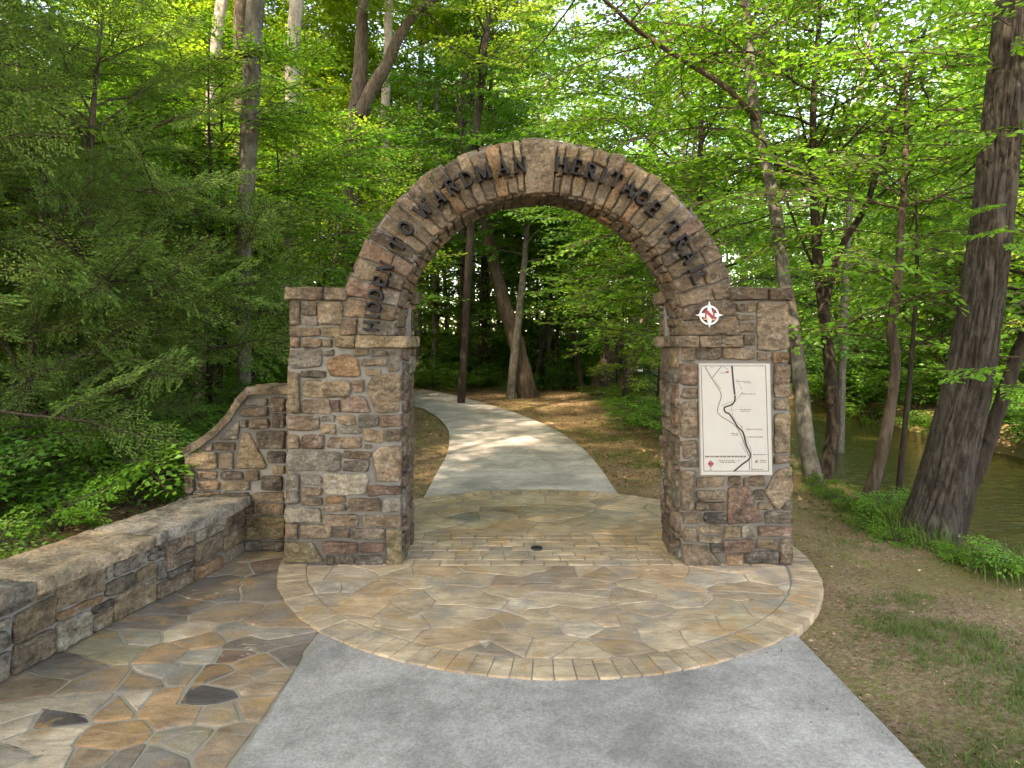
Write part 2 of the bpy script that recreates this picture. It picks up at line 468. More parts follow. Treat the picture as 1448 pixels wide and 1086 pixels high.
RIGHT = [(333,114,365,146,'b'),(368,111,398,146,'t'),(335,150,392,174,'n'),(340,178,394,214,'n'),(402,112,508,272,'n'),(357,220,396,256,'b'),
 (200,260,285,305,'d'),(288,262,395,303,'n'),(400,278,450,306,'n'),(455,279,510,316,'o'),(150,260,195,308,'n'),
 (148,313,205,390,'p'),(152,398,207,432,'b'),(150,440,204,565,'n'),(152,572,202,632,'b'),(152,638,204,662,'d'),(150,668,192,806,'n'),
 (457,320,512,430,'b'),(458,435,512,475,'n'),(460,482,512,617,'t'),(458,622,514,652,'b'),((430,742),(474,665),(520,655),(518,752),(480,808),(456,800),'n'),(486,770,520,808,'d'),
 (200,692,292,733,'n'),(303,692,350,721,'b'),(358,693,428,727,'b'),(198,737,298,770,'n'),(197,776,298,808,'b'),((305,730),(376,725),(420,850),(303,855),'r'),(386,735,428,770,'d'),(405,778,452,808,'b'),
 (155,812,218,852,'n'),(222,813,298,852,'k'),(428,812,520,852,'d'),(209,855,280,882,'t'),(206,887,282,914,'n'),(290,860,348,896,'t'),(352,860,404,897,'w'),(408,858,520,893,'r'),(155,860,202,912,'n'),
 ((155,918),(235,918),(286,992),(155,996),'n'),(244,918,284,950,'k'),(290,903,393,948,'r'),(398,902,474,936,'t'),(480,900,522,988,'n'),(362,942,476,986,'k'),(298,955,354,990,'o')]

def side_map(x, sgn):
    return lambda u, v, h: np.stack([x + sgn * h, D0 + u, v], 1)
def back_map(x0):
    return lambda u, v, h: np.stack([x0 + u, D0 + THICK + h, v], 1)

IZ0, IZ1 = fz(492), CZ            # impost course
def pillar(lst, origin, x0, x1, inner, label):
    p = empty('pillar', (0, 0, 0)); p.parent = arch; p['label'] = label
    B = MB()
    e = .010
    box(B, x0 + e, x1 - e, D0 + e, D0 + THICK - e, -.06, IZ1 - .01, (1, 1, 1), 1)
    ua, ub = (x0 + e, fx(502)) if inner > 0 else (fx(1026), x1 - e)
    box(B, ua, ub, D0 + e, D0 + RD, IZ1 - .01, CAPZ0 + .005, (1, 1, 1), 1)
    box(B, x0 + e, x1 - e, D0 + RD + .004, D0 + THICK - e, IZ1 - .01, CAPZ0 + .005, (1, 1, 1), 1)
    traced(B, lst, 2.3606, *origin)
    xi, si, xo, so = (x1, 1, x0, -1) if inner > 0 else (x0, -1, x1, 1)
    B2 = lambda W, H, mp, z0, u0, **k: ashlar_stones(B, W, H, (lambda u, v, h: mp(u + u0, v + z0, h)), **k)
    B2(THICK - .07, IZ0, side_map(xi, si), 0, .06, cu=.075, cv=.058, hr=(1, 2, 2, 3, 4), keys='tbbnnngdpr')
    B2(THICK - .07, CAPZ0, side_map(xo, so), 0, .06)
    B2(x1 - x0, CAPZ0, back_map(x0), 0, 0)
    B2(THICK - RD - .01, CAPZ0 - IZ1, side_map(xi - si * .005, si), IZ1, RD + .01)
    B.build('masonry', [M['stone'], M['mortar']], p)
    # cap slabs
    C = MB()
    a, b = (x0 - .03, fx(492, 415)) if inner > 0 else (fx(1030, 415), x1 + .03)
    w = (b - a)
    for f0, f1 in ((0, .62), (.62, 1)):
        poly = [(a + w * f0, CAPZ0), (a + w * f1, CAPZ0), (a + w * f1, CAPZ1), (a + w * f0, CAPZ1)]
        stone(C, poly, front_map, .045, pick('bn', .85), THICK + .04, r=.012, gap=.002, wob=.012)
    # rear cap stone seen past the arch ring
    xa, xb = (x1 - .45, x1 + .05) if inner > 0 else (x0 - .05, x0 + .45)
    stone(C, [(xa, CAPZ0), (xb, CAPZ0), (xb, CAPZ1), (xa, CAPZ1)], lambda u, v, h: np.stack([u, np.full_like(u, D0 + THICK - .13) - h, v], 1), .02, pick('bn'), .2, r=.015)
    C.build('cap', [M['cope']], p)
    I = MB()
    xa, xb = (fx(474, 485), x1 + .05) if inner > 0 else (x0 - .05, fx(1050, 485))
    cut = xa + (xb - xa) * (.28 if inner > 0 else .36)
    for q0, q1 in ((xa, cut), (cut, xb)):
        edge = (q1 == xb) if inner > 0 else (q0 == xa)
        stone(I, [(q0, IZ0), (q1, IZ0), (q1, IZ1), (q0, IZ1)], front_map, .05, pick('nt'), (.33 if edge else .08), r=.015, gap=.002, wob=.010)
    q0, q1 = (x1 - .2, x1 + .05) if inner > 0 else (x0 - .05, x0 + .2)
    stone(I, [(q0, IZ0), (q1, IZ0), (q1, IZ1), (q0, IZ1)], lambda u, v, h: np.stack([u, np.full_like(u, D0 + .34) - h, v], 1), .004, pick('nt'), .33, r=.015, gap=.002)
    I.build('impost', [M['stone']], p)

pillar(LEFT, (240, 380), LX0, LX1, 1, 'left pillar, plain rubble joined to a low stepped wall')
pillar(RIGHT, (900, 380), RX0, RX1, -1, 'right pillar carrying the framed map')

# ring of voussoirs
B = MB()
RD = .50
ring_map = lambda u, v, h: np.stack([CX + v * np.cos(u), D0 - h, CZ + v * np.sin(u)], 1)
n = 90
th = np.linspace(-.01, math.pi + .01, n)
for (ra, rb) in ((RI + .012, RO - .012),):
    V = []
    for t in th:
        for r_, y in ((ra, D0 + .02), (rb, D0 + .02), (rb, D0 + RD - .01), (ra, D0 + RD - .01)):
            V.append((CX + r_ * math.cos(t), y, CZ + r_ * math.sin(t)))
    F = []
    for i in range(n - 1):
        for k in range(4):
            F.append([i * 4 + k, i * 4 + (k + 1) % 4, i * 4 + 4 + (k + 1) % 4, i * 4 + 4 + k])
    B.add(V, F, (1, 1, 1), 1)
def voussoir(a0, a1, r0, r1, key, hh=None):
    # build in an arc-length space so that stones keep their size
    rm = (r0 + r1) / 2
    mp = lambda u, v, h: ring_map(u / rm, v, h)
    jr = lambda: random.uniform(-.012, .012)
    poly = [(a0 * rm, r0 + jr()), (a1 * rm, r0 + jr()), (a1 * rm, r1 + jr()), (a0 * rm, r1 + jr())]
    ks = .5 * (r1 - r0) / rm   # wedge: narrower inside
    w = (a1 - a0) * rm
    stone(B, poly, mp, hh or random.uniform(.012, .034), pick(key), .06, r=.010, gap=.0065, wob=.012, flat=.45)
def ring_side(start, end, ws, split, key):
    a = start; i = 0
    sgn = 1 if end > start else -1
    while (end - a) * sgn > .02:
        w = random.uniform(*ws)
        if (end - a) * sgn < w * 1.5: w = (end - a) * sgn
        b = a + sgn * w
        lo, hi = min(a, b), max(a, b)
        if random.random() < split:
            m = RI + (RO - RI) * random.choice((.3, .38, .55, .62, .68))
            voussoir(lo, hi, RI - .005, m, key); voussoir(lo, hi, m, RO + random.uniform(-.02, .02), key)
        else:
            voussoir(lo, hi, RI - .005, RO + random.uniform(-.025, .02), key)
        a = b; i += 1
KA = R(5.6)
ring_side(math.pi, math.pi - R(34), (R(5.4), R(6.4)), .95, 'bbnndpgt')
ring_side(math.pi - R(34), math.pi / 2 + KA, (R(3.6), R(4.9)), .35, 'tnnnbbot')
ring_side(0, R(38), (R(4.6), R(6.2)), .75, 'bbnndpt')
ring_side(R(38), math.pi / 2 - KA, (R(3.4), R(4.8)), .5, 'tnnttbo')
voussoir(math.pi / 2 - KA, math.pi / 2 + KA, RI - .015, RO + .012, 'n', .022)
# soffit, extrados and back face
sof = lambda u, v, h: np.stack([CX + (RI - h) * np.cos(u / RI), D0 + v, CZ + (RI - h) * np.sin(u / RI)], 1)
ashlar_stones(B, math.pi * RI, RD - .03, lambda u, v, h: sof(u, v + .02, h), (.006, .02), .075, .11, (1, 2, 1), (2, 2, 1), 'tnnobb', .006)
ext = lambda u, v, h: np.stack([CX + (RO + h) * np.cos(u / RO), D0 + v, CZ + (RO + h) * np.sin(u / RO)], 1)
ashlar_stones(B, math.pi * RO, RD - .03, lambda u, v, h: ext(u, v + .02, h), (.004, .022), .11, .16, (1, 1, 2), (1, 2, 2), 'bndt', .006)
bk = lambda u, v, h: np.stack([CX + (RI + v) * np.cos(u / 1.3), D0 + RD + h, CZ + (RI + v) * np.sin(u / 1.3)], 1)
ashlar_stones(B, math.pi * 1.3, RO - RI, bk, (.01, .03), .1, .14, (1, 1, 2), (3, 3, 1, 2), 'bndt', .006)
B.build('arch_ring', [M['stone'], M['mortar']], arch)

# lettering
def arc(cx, cy, rx, ry, a0, a1, k=9):
    return [(cx + rx * math.cos(R(a)), cy + ry * math.sin(R(a))) for a in np.linspace(a0, a1, k)]
T_, t_ = .19, .10
def serif(x, y, w=.30): return ([(x - w / 2, y), (x + w / 2, y)], .075)
def stem(x): return [([(x, 0), (x, 1)], T_), serif(x, .035), serif(x, .965)]
GL = {
 'H': stem(.15) + stem(.85) + [([(.15, .5), (.85, .5)], t_)],
 'I': stem(.5),
 'D': stem(.18) + [([(.18, .95)] + arc(.35, .5, .55, .45, 90, -90) + [(.18, .05)], .14)],
 'E': stem(.2) + [([(.2, .95), (.8, .95)], t_), ([(.2, .5), (.65, .5)], t_), ([(.2, .05), (.85, .05)], t_), ([(.8, .95), (.8, .75)], .08), ([(.85, .05), (.85, .28)], .08)],
 'N': [([(.14, 0), (.14, 1)], t_), ([(.1, 1), (.88, 0)], T_), ([(.88, 0), (.88, 1)], t_), serif(.14, .035), serif(.88, .965), serif(.1, .965)],
 'T': stem(.5)[:2] + [([(.06, .95), (.94, .95)], .12), ([(.07, .95), (.07, .72)], .08), ([(.93, .95), (.93, .72)], .08)],
 'O': [(arc(.5, .5, .42, .44, 0, 360, 19), .16)],
 'W': [([(.04, 1), (.30, 0)], T_), ([(.30, 0), (.52, .95)], t_), ([(.48, .95), (.74, 0)], T_), ([(.74, 0), (.97, 1)], t_), serif(.05, .965), serif(.96, .965)],
 'A': [([(.12, 0), (.5, 1)], t_), ([(.5, 1), (.86, 0)], T_), ([(.25, .33), (.73, .33)], t_), serif(.12, .035), serif(.86, .035)],
 'R': stem(.18) + [([(.18, .95)] + arc(.45, .73, .34, .22, 90, -90) + [(.18, .51)], .13), ([(.45, .5), (.9, .02)], T_)],
 'M': [([(.12, 0), (.12, 1)], t_), ([(.12, 1), (.5, .1)], T_), ([(.5, .1), (.88, 1)], t_), ([(.88, 1), (.88, 0)], T_), serif(.12, .035), serif(.88, .035)],
 'G': [(arc(.52, .5, .42, .44, 50, 340, 15), .16), ([(.9, .42), (.9, .08)], .15), ([(.62, .42), (1.0, .42)], .08), ([(.82, .86), (.86, .66)], .07)],
 'L': stem(.2) + [([(.2, .05), (.85, .05)], t_), ([(.85, .05), (.85, .3)], .08)],
}
def ribbon(B, pts, w, mp, z0, z1, mat=0, closed=False):
    P = [np.asarray(p, float) for p in pts]
    d = np.gradient(np.array(P), axis=0); d /= np.linalg.norm(d, axis=1)[:, None] + 1e-9
    nn = np.stack([-d[:, 1], d[:, 0]], 1) * w / 2
    A, C_ = np.array(P) + nn, np.array(P) - nn
    m = len(P)
    uv = np.concatenate([A, C_, A, C_]); h = np.concatenate([np.full(2 * m, z1), np.full(2 * m, z0)])
    V = mp(uv[:, 0], uv[:, 1], h)
    F = []
    for i in range(m - 1):
        F += [[i, m + i, m + i + 1, i + 1], [i, i + 1, 2 * m + i + 1, 2 * m + i], [m + i + 1, m + i, 3 * m + i, 3 * m + i + 1]]
    F += [[0, 2 * m, 3 * m, m], [m - 1, 2 * m - 1, 4 * m - 1, 3 * m - 1]]
    B.add(V, F, (1, 1, 1), mat)

LT = [('H', 527, 461), ('I', 528.5, 447.5), ('D', 531, 434), ('D', 534.5, 417), ('E', 540, 398.5), ('N', 547, 380), ('T', 564, 348), ('O', 576, 325), ('W', 600, 299),
      ('A', 621, 282), ('R', 640, 267), ('D', 661, 256), ('M', 684, 247), ('A', 711, 240), ('N', 735, 237),
      ('H', 793, 237), ('E', 815, 240), ('R', 834, 246), ('I', 851, 252), ('T', 869, 258), ('A', 888, 269), ('G', 906, 282), ('E', 922, 298),
      ('T', 946, 325), ('R', 960, 344), ('A', 972, 364), ('I', 981, 381), ('L', 986, 395)]
for ch, px, py in LT:
    q = at(px, py, D0); t = math.atan2(q.z - CZ, q.x - CX)
    up = (math.cos(t), math.sin(t)); rt = (math.sin(t), -math.cos(t))
    hh, ww = .124, (.108 if ch in 'WM' else .094)
    if ch == 'I' and px < 700: ww = .055
    if px < 560: hh, ww = .112, ww * .86
    B = MB()
    for k, (pts, w) in enumerate(GL[ch]):
        P2 = [((x - .5) * ww, (y - .5) * hh) for x, y in pts]
        mp = lambda u, v, h: np.stack([q.x + u * rt[0] + v * up[0], D0 - h, q.z + u * rt[1] + v * up[1]], 1)
        ribbon(B, P2, w * .112, mp, .02, .096 + .0007 * k)
    B.build('letter', [M['letter']], arch, False)

# compass emblem
e = at(1000, 446, D0); em = empty('compass_emblem', (e.x, D0 - .045, e.z), 'white compass star emblem with a red letter N, fixed above the map panel', 'emblem')
ps = .00558
B = MB()
emap = lambda u, v, h: np.stack([u * ps, -h, v * ps], 1)
ribbon(B, arc(0, 0, 12.5, 12.5, 0, 360, 33), 2.6, emap, 0, .010)
ring_o = B.build('ring', [M['white']], em, False)
B = MB()
star = []
for k in range(4):
    a = R(90 * k); Lr = (19.5, 17.5, 20, 17.5)[k]
    star.append((Lr * math.cos(a), Lr * math.sin(a)) if k != 1 else (0.3, 20))
    star += [(7.2 * math.cos(a + R(28)), 7.2 * math.sin(a + R(28))), (5.6 * math.cos(a + R(45)), 5.6 * math.sin(a + R(45))), (7.2 * math.cos(a + R(62)), 7.2 * math.sin(a + R(62)))]
S = np.array(star); m = len(S)
V = np.concatenate([emap(S[:, 0], S[:, 1], np.full(m, .016)), emap(S[:, 0], S[:, 1], np.full(m, 0.0))])
B.add(V, [list(range(m))] + [[i, (i + 1) % m, m + (i + 1) % m, m + i] for i in range(m)])
B.build('star', [M['white']], em, False)
B = MB()
ribbon(B, [(-5.2, 6.5), (5.5, -5)], 4.2, emap, .012, .0200)
ribbon(B, [(5.8, -5), (5.8, 6.2)], 2.2, emap, .012, .0207)
ribbon(B, [(-5.4, 5), (-5.4, -5)], 1.6, emap, .012, .0214)
ribbon(B, [(-9, 5.8), (-3.5, 5.8)], 1.2, emap, .012, .0221); ribbon(B, [(3.2, 6.6), (9, 6.6)], 1.4, emap, .012, .0193)
B.build('letter', [M['red']], em, False)
B = MB()
ribbon(B, [(-8.5, -5.6), (-2.5, -5.6)], 1.8, emap, .012, .0221)
B.build('base_bar', [M['tan']], em, False)
B = MB(); ribbon(B, [(3.6, -6.2), (8.2, -6.2)], 2.2, emap, .012, .0228)
B.build('base_bar', [M['tan']], em, False)

# map panel
c0, c1 = at(989, 515, D0 - .03), at(1090.5, 670.5, D0 - .03)
PW, PH = c1.x - c0.x, c0.z - c1.z
mpn = empty('map_panel', (c0.x, D0 - .03, c1.z), 'cream trail map panel with a thin black border, mounted on the right pillar', 'map sign')
pmap = lambda u, v, h: np.stack([u * PW, -h, (1 - v) * PH], 1)
B = MB(); box(B, 0, PW, -.012, .03, 0, PH); B.build('board', [M['board']], mpn, False)
B = MB()
for x0, x1, z0, z1 in ((-.006, 0, -.006, PH + .006), (PW, PW + .006, -.006, PH + .006), (0, PW, -.006, 0), (0, PW, PH, PH + .006)):
    box(B, x0, x1, -.009, .03, z0, z1)
B.build('edge_trim', [M['rim']], mpn, False)
def N8(pts): return [((x - 118) / 579 * PW, (y - 90) / 885 * PH) for x, y in pts]
pm2 = lambda u, v, h: np.stack([u, -h, PH - v], 1)
lay = [0]
def ink(B, pts, w, sm=True):
    lay[0] += 1
    q = N8(pts)
    if sm and len(q) > 2: q = spline(np.array(q), 5)
    ribbon(B, q, w * .85 / 579 * PW, pm2, .012, .0128 + .00004 * lay[0])
B = MB()
for pts in ([(128, 103), (664, 103)], [(664, 103), (672, 948)], [(672, 948), (138, 948)], [(138, 948), (128, 103)]): ink(B, pts, 5, False)
B.build('border_line', [M['ink']], mpn, False)
B = MB()
ink(B, [(160, 108), (215, 205), (290, 330), (262, 440), (275, 500), (420, 605), (510, 830)], 9)
ink(B, [(215, 205), (255, 156), (297, 106)], 7); ink(B, [(230, 205), (290, 290)], 3, False)
ink(B, [(290, 425), (385, 388)], 4, False); ink(B, [(512, 845), (514, 938)], 8, False); ink(B, [(310, 106), (352, 132)], 4, False)
ink(B, [(447, 725), (485, 800)], 3, False)
B.build('road_lines', [M['ink_grey']], mpn, False)
B = MB()
ink(B, [(384, 104), (392, 220), (403, 335)], 17); ink(B, [(406, 340), (400, 390), (368, 420), (315, 440), (325, 478), (360, 495), (420, 590), (465, 640), (492, 740), (522, 810), (512, 852), (460, 890), (385, 950)], 15)
B.build('river_line', [M['ink']], mpn, False)
B = MB()
ink(B, [(465, 320), (400, 400), (375, 450), (400, 540), (450, 590), (495, 700), (530, 790), (532, 930)], 3)
for a, b in (((420, 208), (432, 235)), ((436, 245), (448, 262)), ((452, 268), (462, 290))): ink(B, [a, b], 4, False)
def words(x0, x1, y, h):
    x = x0
    while x < x1 - 6:
        w = random.uniform(10, 34); ink(B, [(x, y), (min(x + w, x1), y)], h, False); x += w + 7
for a in ((430, 535, 228, 7), (485, 550, 240, 6), (470, 575, 330, 7), (442, 535, 456, 7), (450, 525, 470, 6), (350, 432, 459, 3), (495, 635, 613, 7), (500, 635, 675, 7), (365, 425, 648, 7), (378, 428, 661, 6),
          (545, 660, 816, 7), (262, 400, 864, 6), (282, 400, 878, 6), (602, 656, 862, 6), (604, 658, 876, 6), (550, 632, 934, 6), (290, 330, 160, 6), (205, 228, 117, 4)): words(*a)
words(150, 490, 831, 13)
for x, y, s in ((457, 594, 9), (463, 322, 9), (573, 870, 17), (536, 933, 10), (425, 865, 7), (195, 935, 8), (525, 763, 6), (415, 228, 7)): ink(B, [(x - s / 2, y), (x + s / 2, y)], s * 1.2, False)
B.build('caption_marks', [M['ink_grey']], mpn, False)
B = MB()
ink(B, [(176, 888), (195, 868), (214, 888), (195, 914), (176, 888)], 12, False); ink(B, [(180, 890), (210, 890)], 20, False)
B.build('compass_mark', [M['red']], mpn, False)
B = MB(); ink(B, [(335, 152), (355, 152)], 16, False)
B.build('landmark_dot', [M['red']], mpn, False)

# ------------------------------------------------------------------ seat wall and wing wall
wl = [ground(345, 781), ground(296, 812), ground(215, 853), ground(131, 897), ground(0, 967)]
wl = [(p.x, p.y) for p in wl]
dx = (wl[-1][0] - wl[-2][0], wl[-1][1] - wl[-2][1])
wl.append((wl[-1][0] + dx[0] * 1.0, wl[-1][1] + dx[1] * 1.0)); wl.append((wl[-1][0] + dx[0] * .8 - .1, wl[-1][1] + dx[1] * 1.0))
WC = spline(np.array(wl), 10)
seg = np.concatenate([[0], np.cumsum(np.linalg.norm(np.diff(WC, axis=0), axis=1))]); WL = seg[-1]
def wall_pt(u):
    u = np.clip(u, 0, WL); x = np.interp(u, seg, WC[:, 0]); y = np.interp(u, seg, WC[:, 1])
    x2 = np.interp(np.clip(u + .05, 0, WL), seg, WC[:, 0]); y2 = np.interp(np.clip(u + .05, 0, WL), seg, WC[:, 1])
    x1 = np.interp(np.clip(u - .05, 0, WL), seg, WC[:, 0]); y1 = np.interp(np.clip(u - .05, 0, WL), seg, WC[:, 1])
    tx, ty = x2 - x1, y2 - y1; l = np.hypot(tx, ty)
    return x, y, -ty / l, tx / l           # position and normal (towards +x side)
def wall_map(u, v, h):
    x, y, nx, ny = wall_pt(u); return np.stack([x + nx * h, y + ny * h, v], 1)
SW = empty('seat_wall', (float(WC[0][0]), float(WC[0][1]), 0), 'low curved rubble seat wall with a flat stone cap, along the left of the terrace', 'wall')
ST = .46; SH = .385
B = MB()
us = np.linspace(0, WL, 50)
x, y, nx, ny = wall_pt(us)
V = []
for i in range(50):
    for (o, z) in ((-.008, -.05), (-.008, SH), (-ST + .01, SH), (-ST + .01, -.05)):
        V.append((x[i] + nx[i] * o, y[i] + ny[i] * o, z))
B.add(V, [[i * 4 + k, i * 4 + (k + 1) % 4, i * 4 + 4 + (k + 1) % 4, i * 4 + 4 + k] for i in range(49) for k in range(4)], (1, 1, 1), 1)
ashlar_stones(B, WL, SH, wall_map, (.010, .028), .085, .055, (2, 2, 3, 3, 4, 4), (1, 2, 2, 3, 3), 'ttnnggggbdkwo', .007, flat=.7, wob=.010)
sw_m = B.build('masonry', [M['stone'], M['mortar']], SW)
B = MB()
top_map = lambda z: (lambda u, v, h: np.stack([wall_pt(u)[0] + wall_pt(u)[2] * v, wall_pt(u)[1] + wall_pt(u)[3] * v, z + h], 1))
u = -.04
while u < WL - .1:
    w = random.uniform(.75, 1.25)
    v0 = min(u + w, WL)
    stone(B, [(u, -ST - .02), (v0, -ST - .02), (v0, .055), (u, .055)], top_map(SH + .03), .045, pick('gngnt', 1.5), .03, r=.012, seg=.05, wob=.02, flat=.18, gap=.0035)
    u = v0
sw_c = B.build('cap', [M['cope']], SW)
for o in (sw_m, sw_c): o.location = (-SW.location.x, -SW.location.y, 0)

# wing wall: stepped wall with a swept coping joined to the left pillar
DW = D0 + .36
W_ = lambda px, py: (lambda q: (q.x, q.z))(at(px, py, DW))
prof = [W_(262, 640), W_(282, 628), W_(300, 615), W_(318, 598), W_(332, 580), W_(343, 562), W_(352, 553), W_(410, 550)]
wx0, wx1 = W_(264, 700)[0], LX0 + .0
WW = empty('wing_wall', (wx0, DW, 0), 'short rubble wing wall with a sloping swept coping, against the left pillar', 'wall')
B = MB()
P = np.array([(wx0, -.05)] + [(wx0, prof[0][1] - .03)] + [(p[0], p[1] - .03) for p in prof[1:-1]] + [(wx1, prof[-1][1] - .03), (wx1, -.05)])
m = len(P)
V = np.concatenate([np.stack([P[:, 0], np.full(m, DW + .012), P[:, 1]], 1), np.stack([P[:, 0], np.full(m, DW + .38), P[:, 1]], 1)])
B.add(V, [list(range(m)), list(range(2 * m - 1, m - 1, -1))] + [[i, (i + 1) % m, m + (i + 1) % m, m + i] for i in range(m)], (1, 1, 1), 1)
wmap = lambda u, v, h: np.stack([u, np.full_like(u, DW) - h, v], 1)
def w3(pts): return [W_(240 + x / 2.3606, 380 + y / 2.3606) for x, y in pts]
WING = [(52,612,160,668,'t'),(168,612,214,670,'n'),((222,668),(240,545),(262,545),(325,655),(318,668),'t'),(52,675,85,748,'p'),(90,676,158,703,'b'),(170,676,245,703,'d'),(90,708,166,738,'b'),(174,708,268,740,'n'),
 (252,672,300,708,'b'),(306,690,378,740,'d'),(342,655,384,684,'n'),(278,746,384,778,'b'),(288,783,384,822,'n'),(175,746,266,768,'k'),(90,744,168,768,'b'),(246,828,384,905,'y'),(250,908,384,940,'k'),(252,772,282,822,'n'),
 (150,578,220,606,'b'),((160,572),(235,505),(228,572),'g'),(236,503,262,530,'k'),(265,500,332,534,'b'),(340,482,386,530,'d'),(290,540,386,602,'d'),(326,608,386,650,'k'),(240,462,330,494,'d'),(252,430,326,458,'g'),(332,430,386,476,'b'),((95,606),(145,580),(145,606),'b')]
for it in WING:
    *g, key = it
    pts = rect(*g) if not isinstance(g[0], tuple) else g
    stone(B, w3(pts), wmap, random.uniform(.012, .03), pick(key, .92), .05, r=.018, gap=.001, wob=.009)
ashlar_stones(B, .36, prof[0][1] - .05, lambda u, v, h: np.stack([wx0 - h, DW + u, v], 1))
ashlar_stones(B, wx1 - wx0, prof[0][1] - .05, lambda u, v, h: np.stack([wx0 + u, DW + .38 + h, v], 1))
ww_m = B.build('masonry', [M['stone'], M['mortar']], WW)
B = MB()
q = prof; pr = np.array(q)
sp_ = spline(pr[:-1], 4)
al = np.concatenate([[0], np.cumsum(np.linalg.norm(np.diff(sp_, axis=0), axis=1))])
cuts = [0, .13, .30, .46, .62, al[-1]]
cuts = [c for c in cuts if c < al[-1] - .05] + [al[-1]]
def cope_piece(p0, p1, a, b):
    d = np.array(p1) - np.array(p0); L = np.linalg.norm(d); d /= L; nrm = np.array([-d[1], d[0]])
    mp = lambda u, v, h: np.stack([p0[0] + d[0] * u + nrm[0] * h, DW + v, p0[1] + d[1] * u + nrm[1] * h], 1)
    stone(B, [(-.015, -.045), (L + .01, -.045), (L + .01, .42), (-.015, .42)], mp, .035, pick('bdn', .8), .03, r=.012, gap=.002, wob=.012, flat=.3)
for a, b in zip(cuts[:-1], cuts[1:]):
    cope_piece((np.interp(a, al, sp_[:, 0]), np.interp(a, al, sp_[:, 1])), (np.interp(b, al, sp_[:, 0]), np.interp(b, al, sp_[:, 1])), a, b)
cope_piece(tuple(prof[-2]), (wx1 - .005, prof[-1][1]), 0, 0)
ww_c = B.build('coping', [M['cope']], WW)
for o in (ww_m, ww_c): o.location = (-wx0, -DW, 0)

# ------------------------------------------------------------------ paving
cb, ct = ground(769, 963).y, ground(769, 694).y
PCY, PR = (cb + ct) / 2, (ct - cb) / 2
PCX = ground(769, 800).x * 0 + (769 - PPX) / (ray(769, 780)[1] / PCY)
print('circle', PCX, PCY, PR)
BANDW = .205
def clip_half(poly, n, c):
    out = []
    for i in range(len(poly)):
        a, b = poly[i - 1], poly[i]
        da, db = n[0] * a[0] + n[1] * a[1] - c, n[0] * b[0] + n[1] * b[1] - c
        if (da <= 0) != (db <= 0):
            t = da / (da - db); out.append((a[0] + (b[0] - a[0]) * t, a[1] + (b[1] - a[1]) * t))
        if db <= 0: out.append(b)
    return out
FP = {k: lin(v) for k, v in dict(t=(184, 166, 138), o=(188, 156, 120), b=(170, 148, 122), g=(176, 168, 152), r=(150, 126, 110), k=(98, 93, 90), w=(210, 194, 170), d=(144, 132, 118), y=(176, 164, 132)).items()}
for k_ in FP: FP[k_] = tuple(np.array(FP[k_]) * np.array((.72, .69, .68)))
FPC = {k_: tuple(np.array(v_) * .55 + np.array(FP['t']) * .45) for k_, v_ in FP.items()}
